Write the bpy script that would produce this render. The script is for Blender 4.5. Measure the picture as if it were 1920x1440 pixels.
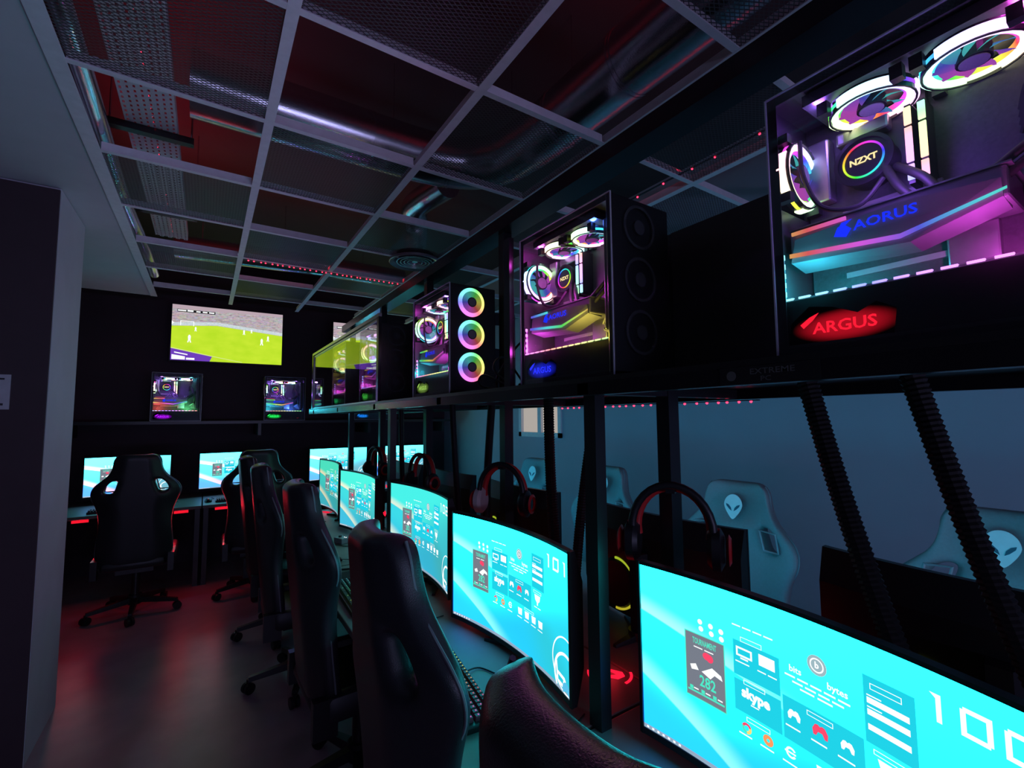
import bpy, bmesh, math, random
from mathutils import Matrix, Vector, Euler
random.seed(7)
for o in list(bpy.data.objects): bpy.data.objects.remove(o)
SC = bpy.context.scene
COL = SC.collection
PI = math.pi
R = math.radians

# ------------------------------------------------------------------ camera
CZ = 1.55
yaw, pitch, roll = R(33.443), R(4.2657), R(-.4578)
cam = bpy.data.cameras.new('camera'); cam.sensor_width = 36; cam.lens = 868.6 / 1920 * 36; cam.clip_start = .02
camo = bpy.data.objects.new('camera', cam); COL.objects.link(camo)
f = Vector((math.sin(yaw) * math.cos(pitch), math.cos(yaw) * math.cos(pitch), math.sin(pitch)))
rt = Vector((math.cos(yaw), -math.sin(yaw), 0)); up = rt.cross(f)
r1 = rt * math.cos(roll) + up * math.sin(roll); u1 = -rt * math.sin(roll) + up * math.cos(roll)
m = Matrix((r1, u1, -f)).transposed().to_4x4(); m.translation = (0, 0, CZ)
camo.matrix_world = m
SC.camera = camo
# ------------------------------------------------------------------ world / exposure
w = bpy.data.worlds.new('world'); SC.world = w; w.use_nodes = True
w.node_tree.nodes['Background'].inputs[0].default_value = (.55, .5, .8, 1)
w.node_tree.nodes['Background'].inputs[1].default_value = .02
SC.view_settings.view_transform = 'Standard'; SC.view_settings.look = 'None'
SC.view_settings.exposure = 0; SC.view_settings.gamma = 1
try: SC.view_settings.use_curve_mapping = False
except Exception: pass

# ------------------------------------------------------------------ node helpers
MATS = {}
def newmat(name):
    mt = bpy.data.materials.new(name); mt.use_nodes = True
    nt = mt.node_tree; nt.nodes.clear()
    out = nt.nodes.new('ShaderNodeOutputMaterial')
    return mt, nt, out
class NB:
    def __init__(s, nt): s.nt = nt
    def n(s, t, **kw):
        nd = s.nt.nodes.new(t)
        for k, v in kw.items():
            setattr(nd, k, v)
        return nd
    def lk(s, a, b): s.nt.links.new(a, b)
    def put(s, sock, v):
        if isinstance(v, (int, float)): sock.default_value = v
        elif isinstance(v, (tuple, list)): sock.default_value = v
        else: s.lk(v, sock)
    def math(s, op, a, b=0., c=None):
        nd = s.n('ShaderNodeMath', operation=op); s.put(nd.inputs[0], a); s.put(nd.inputs[1], b)
        if c is not None: s.put(nd.inputs[2], c)
        return nd.outputs[0]
    def mix(s, fac, a, b):
        nd = s.n('ShaderNodeMix', data_type='RGBA'); s.put(nd.inputs[0], fac); s.put(nd.inputs[6], a); s.put(nd.inputs[7], b)
        return nd.outputs[2]
    def smooth(s, x, a, b):
        nd = s.n('ShaderNodeMapRange', interpolation_type='SMOOTHSTEP'); s.put(nd.inputs[0], x); nd.inputs[1].default_value = a; nd.inputs[2].default_value = b
        return nd.outputs[0]
    def hsv(s, h, sa, v):
        nd = s.n('ShaderNodeCombineColor', mode='HSV'); s.put(nd.inputs[0], h); s.put(nd.inputs[1], sa); s.put(nd.inputs[2], v)
        return nd.outputs[0]
    def obj(s):
        tc = s.n('ShaderNodeTexCoord'); sp = s.n('ShaderNodeSeparateXYZ'); s.lk(tc.outputs['Object'], sp.inputs[0]); return sp.outputs, tc.outputs['Object']
    def uv(s):
        tc = s.n('ShaderNodeTexCoord'); sp = s.n('ShaderNodeSeparateXYZ'); s.lk(tc.outputs['UV'], sp.inputs[0]); return sp.outputs, tc.outputs['UV']
    def noise(s, vec, scale, detail=3):
        nd = s.n('ShaderNodeTexNoise'); s.lk(vec, nd.inputs['Vector']); nd.inputs['Scale'].default_value = scale; nd.inputs['Detail'].default_value = detail
        return nd.outputs[0]
    def info(s):
        nd = s.n('ShaderNodeObjectInfo'); sp = s.n('ShaderNodeSeparateColor'); s.lk(nd.outputs['Color'], sp.inputs[0]); return nd.outputs['Color'], sp.outputs
def pbr(name, col, rough=.5, metal=0., var=.12, scale=30., bump=0., coat=0., spec=.5):
    if name in MATS: return MATS[name]
    mt, nt, out = newmat(name); b = NB(nt)
    p = b.n('ShaderNodeBsdfPrincipled'); b.lk(p.outputs[0], out.inputs[0])
    p.inputs['Roughness'].default_value = rough; p.inputs['Metallic'].default_value = metal
    p.inputs['Specular IOR Level'].default_value = spec
    if coat: p.inputs['Coat Weight'].default_value = coat
    _, vec = b.obj()
    nz = b.noise(vec, scale)
    c0 = tuple(c * (1 - var) for c in col) + (1,); c1 = tuple(min(1, c * (1 + var)) for c in col) + (1,)
    b.lk(b.mix(nz, c0, c1), p.inputs['Base Color'])
    if bump:
        bp = b.n('ShaderNodeBump'); bp.inputs['Strength'].default_value = bump; bp.inputs['Distance'].default_value = .002
        b.lk(b.noise(vec, scale * 4, 2), bp.inputs['Height']); b.lk(bp.outputs[0], p.inputs['Normal'])
    MATS[name] = mt
    return mt
def emit(name, col, st, sample=False):
    if name in MATS: return MATS[name]
    mt, nt, out = newmat(name); b = NB(nt)
    e = b.n('ShaderNodeEmission'); e.inputs[0].default_value = (*col, 1); e.inputs[1].default_value = st
    b.lk(e.outputs[0], out.inputs[0])
    if not sample: mt.cycles.emission_sampling = 'NONE'
    MATS[name] = mt
    return mt
def emit_ring(name, sat, st, sample=False, axis='xy'):
    """emission whose hue runs round the ring; the offset comes from the object's own colour"""
    if name in MATS: return MATS[name]
    mt, nt, out = newmat(name); b = NB(nt)
    xyz, _ = b.obj(); _, oc = b.info()
    a = b.math('ARCTAN2', xyz[1], xyz[0]); a = b.math('MULTIPLY', a, .5 / PI); a = b.math('ADD', a, oc[0]); a = b.math('FRACT', a)
    e = b.n('ShaderNodeEmission'); b.lk(b.hsv(a, sat, 1.), e.inputs[0])
    b.lk(b.math('MULTIPLY', oc[1], st), e.inputs[1]); b.lk(e.outputs[0], out.inputs[0])
    if not sample: mt.cycles.emission_sampling = 'NONE'
    MATS[name] = mt
    return mt
def emit_blade(name, sat, st):
    mt, nt, out = newmat(name); b = NB(nt)
    xyz, _ = b.obj(); _, oc = b.info()
    a = b.math('ADD', b.math('ARCTAN2', xyz[1], xyz[0]), b.math('MULTIPLY', oc[0], 2 * PI))
    h = b.math('ADD', .67, b.math('MULTIPLY', b.math('SINE', a), .18))
    e = b.n('ShaderNodeEmission'); b.lk(b.hsv(h, sat, 1.), e.inputs[0]); b.lk(b.math('MULTIPLY', oc[1], st), e.inputs[1]); b.lk(e.outputs[0], out.inputs[0])
    mt.cycles.emission_sampling = 'NONE'; return mt
def emit_line(name, sat, st, comp=1, k=2.2, sample=False):
    if name in MATS: return MATS[name]
    mt, nt, out = newmat(name); b = NB(nt)
    xyz, _ = b.obj(); _, oc = b.info()
    a = b.math('FRACT', b.math('ADD', b.math('MULTIPLY', xyz[comp], k), oc[0]))
    e = b.n('ShaderNodeEmission'); b.lk(b.hsv(a, sat, 1.), e.inputs[0])
    b.lk(b.math('MULTIPLY', oc[1], st), e.inputs[1]); b.lk(e.outputs[0], out.inputs[0])
    if not sample: mt.cycles.emission_sampling = 'NONE'
    MATS[name] = mt
    return mt
def glass(name, tint=(1, 1, 1), refl=1.0):
    if name in MATS: return MATS[name]
    mt, nt, out = newmat(name); b = NB(nt)
    t = b.n('ShaderNodeBsdfTransparent'); t.inputs[0].default_value = (*tint, 1)
    g = b.n('ShaderNodeBsdfGlossy'); g.inputs['Roughness'].default_value = .01
    ge = b.n('ShaderNodeNewGeometry'); dp = b.n('ShaderNodeVectorMath', operation='DOT_PRODUCT'); b.lk(ge.outputs['Incoming'], dp.inputs[0]); b.lk(ge.outputs['Normal'], dp.inputs[1])
    om = b.math('SUBTRACT', 1., b.math('ABSOLUTE', dp.outputs['Value'])); f0 = b.math('ADD', .035, b.math('MULTIPLY', b.math('POWER', om, 5.), .96))
    mx = b.n('ShaderNodeMixShader'); b.lk(b.math('MULTIPLY', f0, refl), mx.inputs[0]); b.lk(t.outputs[0], mx.inputs[1]); b.lk(g.outputs[0], mx.inputs[2])
    b.lk(mx.outputs[0], out.inputs[0]); MATS[name] = mt
    return mt

BLACK = pbr('black_plastic', (.012, .012, .014), .42)
BLACKM = pbr('black_powder_coated_steel', (.010, .010, .012), .35, .0, spec=.6)
DARKST = pbr('dark_case_steel', (.05, .05, .055), .4, .4)
WHITE_T = pbr('white_painted_metal', (.78, .78, .82), .5)
PLASTER = pbr('painted_plaster', (.60, .60, .63), .9, scale=8, var=.06, bump=.15)
DARKWALL = pbr('dark_painted_wall', (.07, .045, .058), .8, scale=6, bump=.1)
GALV = pbr('galvanised_duct', (.62, .64, .68), .22, 1., scale=60, var=.2, bump=.2)
GALVD = pbr('galvanised_tray_steel', (.72, .80, .80), .6, .15, scale=40)
LEATHER = pbr('black_leatherette', (.018, .020, .024), .36, bump=.3, scale=120)
LEATHERG = pbr('grey_leatherette', (.20, .21, .22), .5, bump=.3, scale=120)
LAMIN = pbr('grey_laminate_desk_top', (.20, .18, .165), .5, scale=18)
RUBBER = pbr('rubber_cable', (.010, .010, .010), .6)
GREYP = pbr('grey_plastic', (.25, .26, .28), .4)
PCB = pbr('black_circuit_board', (.05, .055, .06), .45, scale=200, var=.5)
HEATS = pbr('brushed_aluminium', (.45, .46, .48), .35, .9, scale=90)
GLASS = glass('tempered_glass', (.93, .95, .97))
ACRYL = glass('acrylic_sheet', (.95, .95, .95), .9)
GEDGE = pbr('polished_glass_edge', (.55, .6, .68), .25, 0, spec=.8)

# ------------------------------------------------------------------ geometry helpers
def tag(o, label=None, cat=None, group=None, kind=None):
    if label: o['label'] = label
    if cat: o['category'] = cat
    if group: o['group'] = group
    if kind: o['kind'] = kind
    return o
def empty(name, loc=(0, 0, 0), rz=0., parent=None):
    o = bpy.data.objects.new(name, None); COL.objects.link(o); o.location = loc; o.rotation_euler = (0, 0, rz); o.empty_display_size = .1
    o.parent = parent
    return o
class MB:
    def __init__(s): s.v = []; s.f = []; s.mi = []; s.uv = {}
    def add(s, vs, fs, M=None):
        k = len(s.v)
        for p in vs:
            p = Vector(p)
            s.v.append(M @ p if M else p)
        for q in fs: s.f.append(tuple(i + k for i in q))
        return s
    def box(s, a, b, M=None):
        (x0, y0, z0), (x1, y1, z1) = a, b
        vs = [(x0, y0, z0), (x1, y0, z0), (x1, y1, z0), (x0, y1, z0), (x0, y0, z1), (x1, y0, z1), (x1, y1, z1), (x0, y1, z1)]
        return s.add(vs, [(0, 3, 2, 1), (4, 5, 6, 7), (0, 1, 5, 4), (1, 2, 6, 5), (2, 3, 7, 6), (3, 0, 4, 7)], M)
    def cbox(s, c, d, M=None):
        return s.box([c[i] - d[i] / 2 for i in range(3)], [c[i] + d[i] / 2 for i in range(3)], M)
    def bevbox(s, a, b, r, M=None):
        bm = bmesh.new(); c = [(a[i] + b[i]) / 2 for i in range(3)]; d = [abs(b[i] - a[i]) for i in range(3)]
        bmesh.ops.create_cube(bm, size=1, matrix=Matrix.Translation(c) @ Matrix.Diagonal((*d, 1)))
        bmesh.ops.bevel(bm, geom=bm.edges[:] , offset=min(r, min(d) * .45), segments=2, affect='EDGES', profile=.5)
        bm.verts.index_update()
        s.add([v.co.copy() for v in bm.verts], [tuple(v.index for v in q.verts) for q in bm.faces], M); bm.free(); return s
    def prism(s, poly, z0, z1, M=None):
        n = len(poly)
        vs = [(x, y, z0) for x, y in poly] + [(x, y, z1) for x, y in poly]
        fs = [tuple(range(n))[::-1], tuple(range(n, 2 * n))] + [(i, (i + 1) % n, n + (i + 1) % n, n + i) for i in range(n)]
        return s.add(vs, fs, M)
    def lathe(s, prof, n=24, M=None, a0=0., a1=2 * PI):
        full = abs(a1 - a0 - 2 * PI) < 1e-6; k = n if full else n + 1
        vs = []
        for i in range(k):
            a = a0 + (a1 - a0) * i / n
            for r, z in prof: vs.append((r * math.cos(a), r * math.sin(a), z))
        p = len(prof); fs = []
        for i in range(n):
            j = (i + 1) % k
            for q in range(p - 1): fs.append((i * p + q, j * p + q, j * p + q + 1, i * p + q + 1))
        return s.add(vs, fs, M)
    def cyl(s, r, z0, z1, n=20, M=None, r2=None):
        r2 = r if r2 is None else r2
        vs = [(r * math.cos(2 * PI * i / n), r * math.sin(2 * PI * i / n), z0) for i in range(n)] + [(r2 * math.cos(2 * PI * i / n), r2 * math.sin(2 * PI * i / n), z1) for i in range(n)]
        return s.add(vs, [tuple(range(n))[::-1], tuple(range(n, 2 * n))] + [(i, (i + 1) % n, n + (i + 1) % n, n + i) for i in range(n)], M)
    def ring(s, ri, ro, z0, z1, n=36, M=None, a0=0., a1=2 * PI):
        full = abs(a1 - a0 - 2 * PI) < 1e-6
        s.lathe([(ri, z0), (ro, z0), (ro, z1), (ri, z1), (ri, z0)], n, M, a0, a1)
        if not full:
            for a in (a0, a1):
                c, q = math.cos(a), math.sin(a)
                s.add([(ri * c, ri * q, z0), (ro * c, ro * q, z0), (ro * c, ro * q, z1), (ri * c, ri * q, z1)], [(0, 1, 2, 3)], M)
        return s
    def tube(s, pts, r, n=8, M=None, rib=None):
        pts = [Vector(p) for p in pts]; k = len(pts); vs = []
        up = Vector((0, 0, 1)); prev = None
        for i, p in enumerate(pts):
            t = (pts[min(i + 1, k - 1)] - pts[max(i - 1, 0)]).normalized()
            if prev is None:
                a = t.cross(up if abs(t.dot(up)) < .95 else Vector((1, 0, 0))).normalized()
            else:
                a = (prev - t * prev.dot(t)).normalized()
            prev = a; b_ = t.cross(a); rr = r if rib is None else r * (rib if i % 2 else 1)
            for j in range(n):
                an = 2 * PI * j / n; vs.append(p + (a * math.cos(an) + b_ * math.sin(an)) * rr)
        fs = [tuple(range(n))[::-1], tuple(range((k - 1) * n, k * n))]
        for i in range(k - 1):
            for j in range(n): fs.append((i * n + j, i * n + (j + 1) % n, (i + 1) * n + (j + 1) % n, (i + 1) * n + j))
        return s.add(vs, fs, M)
    def bar(s, p, q, w, d=None, M=None):
        """square bar from p to q"""
        d = w if d is None else d
        p, q = Vector(p), Vector(q); t = (q - p); L = t.length; t.normalize()
        a = t.cross(Vector((0, 0, 1)) if abs(t.z) < .95 else Vector((1, 0, 0))).normalized(); b_ = a.cross(t)
        vs = []
        for e in (p, q):
            for sx, sy in ((-1, -1), (1, -1), (1, 1), (-1, 1)): vs.append(e + a * sx * w / 2 + b_ * sy * d / 2)
        return s.add(vs, [(0, 1, 2, 3), (7, 6, 5, 4), (0, 4, 5, 1), (1, 5, 6, 2), (2, 6, 7, 3), (3, 7, 4, 0)], M)
    def build(s, name, mat, parent=None, smooth=False, loc=None, rot=None, color=None, fix=True):
        me = bpy.data.meshes.new(name); me.from_pydata([tuple(v) for v in s.v], [], s.f)
        if fix:
            bm = bmesh.new(); bm.from_mesh(me); bmesh.ops.recalc_face_normals(bm, faces=bm.faces[:]); bm.to_mesh(me); bm.free()
        me.materials.append(mat)
        if smooth:
            for p in me.polygons: p.use_smooth = True
            try: me.set_sharp_from_angle(angle=R(38))
            except Exception: pass
        o = bpy.data.objects.new(name, me); COL.objects.link(o); o.parent = parent
        if loc: o.location = loc
        if rot: o.rotation_euler = rot
        if color: o.color = color
        return o
def spline(pts, n=8):
    """Catmull-Rom through pts"""
    P = [Vector(p) for p in pts]; out = []
    for i in range(len(P) - 1):
        a, b_, c, d = P[max(i - 1, 0)], P[i], P[i + 1], P[min(i + 2, len(P) - 1)]
        for k in range(n):
            t = k / n
            out.append(.5 * ((2 * b_) + (-a + c) * t + (2 * a - 5 * b_ + 4 * c - d) * t * t + (-a + 3 * b_ - 3 * c + d) * t ** 3))
    out.append(P[-1]); return out
def T(x=0, y=0, z=0): return Matrix.Translation((x, y, z))
def RX(a): return Matrix.Rotation(a, 4, 'X')
def RY(a): return Matrix.Rotation(a, 4, 'Y')
def RZ(a): return Matrix.Rotation(a, 4, 'Z')
def copy_tree(o, parent=None):
    c = o.copy(); COL.objects.link(c); c.parent = parent
    for ch in list(o.children): copy_tree(ch, c)
    return c
def point(name, loc, col, power, parent=None, size=.02):
    l = bpy.data.lights.new(name, 'POINT'); l.color = col; l.energy = power; l.shadow_soft_size = size
    o = bpy.data.objects.new(name, l); COL.objects.link(o); o.location = loc; o.parent = parent
    return o
_TX = {}
def text2d(s, size=1., bold=0.):
    """flat letters as (verts, faces), centred"""
    k = (s, bold)
    if k not in _TX:
        cu = bpy.data.curves.new('t', 'FONT'); cu.body = s; cu.align_x = 'CENTER'; cu.align_y = 'CENTER'; cu.size = 1; cu.offset = bold; cu.resolution_u = 2
        ob = bpy.data.objects.new('t', cu); COL.objects.link(ob)
        dg = bpy.context.evaluated_depsgraph_get(); ev = ob.evaluated_get(dg); me = ev.to_mesh()
        _TX[k] = ([(v.co.x, v.co.y) for v in me.vertices], [tuple(p.vertices) for p in me.polygons])
        ev.to_mesh_clear(); bpy.data.objects.remove(ob); bpy.data.curves.remove(cu)
    v, f_ = _TX[k]
    return [(x * size, y * size) for x, y in v], f_

# ================================================================== SETTING
GZ = CZ + 1.1464                                    # suspended grid plane
XL, XR, YN, YF, ZC = -1.7, 3.0, -3.0, 6.4, 3.45
FLOOR = pbr('dark_vinyl_floor', (.40, .27, .30), .36, scale=5, var=.25, bump=.1)
CEILB = pbr('dark_raw_ceiling', (.06, .05, .055), .9, scale=5)
def struct(name, mb, mat, label=None, **kw):
    o = mb.build(name, mat, **kw); tag(o, label, None, None, 'structure'); return o
struct('floor', MB().box((XL, YN, -.05), (XR, YF, 0)), FLOOR)
struct('ceiling', MB().box((XL, YN, ZC), (XR, YF, ZC + .05)), CEILB)
struct('wall_left', MB().box((XL - .1, YN, 0), (XL, YF, ZC)), DARKWALL)
struct('wall_far', MB().box((XL, YF, 0), (XR, YF + .1, ZC)), DARKWALL)
struct('wall_near', MB().box((XL, YN - .1, 0), (XR, YN, ZC)), DARKWALL)
RWALL = pbr('pale_grey_wall_paint', (.40, .45, .54), .85, scale=5, var=.05, bump=.1)
wy0, wy1, wz0, wz1 = 3.63, 4.38, 1.35, 1.95
mb = MB(); mb.box((XR, YN, 0), (XR + .1, wy0, ZC)); mb.box((XR, wy1, 0), (XR + .1, YF, ZC)); mb.box((XR, wy0, 0), (XR + .1, wy1, wz0)); mb.box((XR, wy0, wz1), (XR + .1, wy1, ZC))
struct('wall_right', mb, RWALL)
win = empty('window_1', (XR, (wy0 + wy1) / 2, wz0)); tag(win, 'small white framed window in the grey wall', None, None, 'structure')
hw = (wy1 - wy0) / 2; hh = wz1 - wz0
fr = MB()
for a, b_ in (((-.02, -hw, 0), (.05, -hw + .05, hh)), ((-.02, hw - .05, 0), (.05, hw, hh)), ((-.02, -hw, 0), (.05, hw, .05)), ((-.02, -hw, hh - .05), (.05, hw, hh)), ((-.01, -.03, 0), (.04, .03, hh))):
    fr.box(a, b_)
fr.build('window_frame', WHITE_T, win)
for s_ in (-1, 1):
    MB().box((.015, s_ * .19 - .155, .05), (.02, s_ * .19 + .155, hh - .05)).build('pane', emit('daylit_window_glass', (.75, .68, .62), .55), win)
# plaster ceiling strip over the aisle's left side
struct('ceiling_soffit', MB().box((XL, YN, GZ + .005), (-.44, 5.3, GZ + .06)), PLASTER)
# pillar
struct('wall_pillar_shade', MB().box((-1.15, 3.05, 0), (-.634, 3.062, GZ - .01)), pbr('shaded_pillar_maroon', (.055, .03, .038), .7, scale=12))  # added dark sheet: shade of the pillar's front face put into colour
struct('wall_pillar', MB().box((-1.15, 3.062, 0), (-.632, 3.60, GZ)), pbr('pillar_paint', (.55, .56, .62), .8, scale=6, var=.08))

# ------------------------------------------------------------------ suspended grid
grid = empty('ceiling_grid', (0, 0, GZ)); tag(grid, 'white suspended ceiling grid with dark metal mesh panels', None, None, 'structure')
cols = [-.434 + .6 * c for c in range(6)] + [XR - .02]
rows = [.7524 + .5913 * r for r in range(-6, 8)]
YE = 5.29
for i, x in enumerate(cols[:-1]):
    w_ = .034 if i else .05
    mb = MB(); mb.box((x - w_ / 2, YN, -.002), (x + w_ / 2, YE, .002)); mb.box((x - .003, YN, .002), (x + .003, YE, .045))
    mb.build('main_runner', WHITE_T, grid)
for j, y in enumerate(rows):
    for i in range(len(cols) - 1):
        a, b_ = cols[i] + (.025 if i == 0 else .017), cols[i + 1] - .017
        mb = MB(); mb.box((a, y - .012, -.001), (b_, y + .012, .002)); mb.box((a, y - .0025, .002), (b_, y + .0025, .04))
        mb.build('cross_tee', WHITE_T, grid)
# expanded mesh panels
mt, nt, out = newmat('expanded_metal_mesh'); b = NB(nt)
xyz, _ = b.obj()
u_ = b.math('MULTIPLY', xyz[0], 1 / .026); v_ = b.math('MULTIPLY', xyz[1], 1 / .014)
def strand(e): return b.math('GREATER_THAN', b.math('ABSOLUTE', b.math('SUBTRACT', b.math('FRACT', e), .5)), .40)
st = b.math('MAXIMUM', strand(b.math('ADD', u_, v_)), strand(b.math('SUBTRACT', u_, v_)))
p = b.n('ShaderNodeBsdfPrincipled'); p.inputs['Base Color'].default_value = (.09, .08, .085, 1); p.inputs['Roughness'].default_value = .5; p.inputs['Metallic'].default_value = .3
tr = b.n('ShaderNodeBsdfTransparent'); mx = b.n('ShaderNodeMixShader'); b.lk(st, mx.inputs[0]); b.lk(tr.outputs[0], mx.inputs[1]); b.lk(p.outputs[0], mx.inputs[2]); b.lk(mx.outputs[0], out.inputs[0])
MESHM = mt
pan = None
for j in range(len(rows) - 1):
    r_ = j - 6
    for i in range(len(cols) - 1):
        if (i + r_) % 2 == 0: continue
        if i == 5: wdt = cols[6] - cols[5]
        else: wdt = .6
        mb = MB(); hx, hy = wdt / 2 - .012, .5913 / 2 - .012
        mb.box((-hx, -hy, 0), (hx, hy, .0012))
        if i == 5 or pan is None: o = mb.build('mesh_panel', MESHM, grid)
        else: o = pan.copy(); COL.objects.link(o)
        if i != 5 and pan is None: pan = o
        o.location = (cols[i] + wdt / 2, rows[j] + .5913 / 2, .004)

# ------------------------------------------------------------------ plenum: cable tray, ducts, LEDs
tray = empty('cable_tray', (-.252, 0, 2.90)); tag(tray, 'perforated galvanised cable tray above the left ceiling tiles', 'cable tray')
mb = MB(); W_ = .19; nx = 8; y0, y1 = -1.0, 4.15; px = W_ / nx; py = .034; ny = int((y1 - y0) / py)
for i in range(nx):
    for j in range(ny):
        xa = -W_ / 2 + i * px; ya = y0 + j * py + (py / 2 if i % 2 else 0)
        hx0, hx1, hy0, hy1 = xa + px * .33, xa + px * .67, ya + py * .25, ya + py * .75
        mb.add([(xa, ya, 0), (xa + px, ya, 0), (xa + px, ya + py, 0), (xa, ya + py, 0), (hx0, hy0, 0), (hx1, hy0, 0), (hx1, hy1, 0), (hx0, hy1, 0)],
               [(0, 1, 5, 4), (1, 2, 6, 5), (2, 3, 7, 6), (3, 0, 4, 7)])
o = mb.build('perforated_base', GALVD, tray, fix=False)
md = o.modifiers.new('thick', 'SOLIDIFY'); md.thickness = .0015
for s_ in (-1, 1):
    MB().box((s_ * W_ / 2 - .001, y0, 0), (s_ * W_ / 2 + .001, y1, .055)).build('side_rail', GALVD, tray)
for y in (.3, 1.5, 2.62, 3.62):
    mb = MB(); mb.box((-.16, y - .02, -.035), (.16, y + .02, -.004)); mb.build('bracket', BLACKM, tray)
    for s_ in (-1, 1): MB().cyl(.004, -.035, ZC - 2.90, 8, T(s_ * .15, y, 0)).build('hanger_rod', GALV, tray)
# main duct: runs along the room, elbows and crosses to the left
def duct(name, pts, r, label, seams=True, group=None):
    o = empty(name, pts[0]); P0 = Vector(pts[0])
    sp = [p - P0 for p in spline(pts, 10)]
    MB().tube(sp, r, 28).build('duct_pipe', GALV, o, smooth=True)
    if seams:
        L = 0
        for i in range(1, len(sp)):
            L += (sp[i] - sp[i - 1]).length
            if L > .38:
                L = 0
                t = (sp[i] - sp[i - 1]).normalized()
                for d in (0, .018): MB().tube([sp[i] + t * (d - .004), sp[i] + t * (d + .004)], r * 1.025, 28).build('seam_band', GALV, o, smooth=True)
    for k in range(len(sp) // 10):
        q = sp[min(len(sp) - 1, 4 + 10 * k)]
        if len(pts) != 6: MB().cyl(.003, q.z + r * .9, ZC - P0.z, 6, T(q.x, q.y, 0)).build('hanger_rod', GALV, o)
    tag(o, label, 'air duct', group); return o
duct('air_duct', [(1.38, -2.2, 2.98), (1.38, -.5, 2.98), (1.38, 1.2, 2.98), (1.36, 1.85, 2.98), (1.27, 2.15, 2.98), (1.0, 2.28, 2.98), (.4, 2.30, 2.98), (-.1, 2.30, 2.98)], .135, 'large shiny round air duct that bends above the ceiling grid')
duct('air_duct', [(1.20, 2.52, 3.0), (1.16, 2.95, 3.02), (1.20, 3.05, 2.98), (1.225, 3.10, 2.90), (1.225, 3.117, 2.80), (1.225, 3.117, 2.735)], .085, 'narrow metal duct dropping to the round ceiling vent', False)
duct('air_duct', [(-.42, -.6, 2.80), (-.41, 1.2, 2.80), (-.41, 2.2, 2.79), (-.425, 3.2, 2.78), (-.40, 4.2, 2.78), (-.40, 4.8, 2.78)], .036, 'slim flexible duct along the left edge of the grid', False)
duct('air_duct', [(-.25, 4.5, 2.95), (.3, 4.45, 2.95), (.9, 4.4, 2.95), (1.6, 4.4, 2.95)], .09, 'air duct crossing above the far rows of ceiling tiles', False)
mb = MB()
vent = empty('ceiling_vent', (1.225, 3.117, GZ - .012)); tag(vent, 'round metal ceiling vent with concentric rings', 'vent')
VM = pbr('vent_grey_metal', (.40, .40, .42), .35, .7)
MB().lathe([(.135, .03), (.15, .0), (.178, -.012), (.182, -.008), (.182, .008), (.15, .02)], 36).build('outer_flange', VM, vent, smooth=True)
for k, r_ in enumerate((.125, .1, .075, .05)):
    MB().lathe([(r_ - .012, .03), (r_, -.006), (r_ + .004, -.006), (r_ - .006, .03)], 32).build('cone_ring', VM, vent, smooth=True)
MB().lathe([(.0, .0), (.02, .0), (.022, .03), (.0, .03)], 24).build('centre_cap', VM, vent, smooth=True)
MB().cyl(.135, .03, .055, 32).build('vent_neck', BLACKM, vent)
# red LED strip lying on the grid
REDL = emit('red_led', (1., .02, .06), 6., False)
def led_strip(name, p, q, n, label, power, r_=.005, down=False):
    o = empty(name, p); d = Vector(q) - Vector(p); L = d.length
    MB().bar((0, 0, 0), d, .01, .003).build('tape', BLACK, o)
    e = None
    for k in range(n):
        pos = d * ((k + .5 + random.uniform(-.2, .2)) / n) + Vector((0, 0, -.004))
        if e is None:
            mb = MB(); mb.lathe([(0, -r_), (r_ * .7, -r_ * .7), (r_, 0), (r_ * .7, r_ * .7), (0, r_)], 8); e = mb.build('diode', REDL, o)
        else: e = e.copy(); COL.objects.link(e)
        e.location = pos
    l = bpy.data.lights.new('led_glow', 'AREA'); l.shape = 'RECTANGLE'; l.size = L; l.size_y = .02; l.color = (1, .02, .05); l.energy = power
    lo = bpy.data.objects.new('led_glow', l); COL.objects.link(lo); lo.parent = o; lo.location = d / 2 + Vector((0, 0, -.01 if down else .02))
    ang = math.atan2(d.y, d.x); lo.rotation_euler = (0 if down else PI, 0, ang if down else -ang)
    tag(o, label, 'LED strip'); return o
led_strip('led_strip', (.2, 3.727, GZ - .003), (1.33, 3.727, GZ - .003), 30, 'row of red LEDs lying along a far ceiling tee', 1.2)
led_strip('led_strip', (-.25, 1.2, 2.925), (-.25, 4.1, 2.925), 40, 'red LED strip lying in the perforated cable tray', 5.)
led_strip('led_strip', (1.32, -.4, 3.13), (1.32, 1.1, 3.13), 12, 'red LED strip lying on top of the large duct', 3.)
led_strip('led_strip', (1.85, .9, GZ + .010), (1.85, 2.3, GZ + .010), 9, 'short red LED strip above the tiles behind the shelf', .3)

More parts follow.
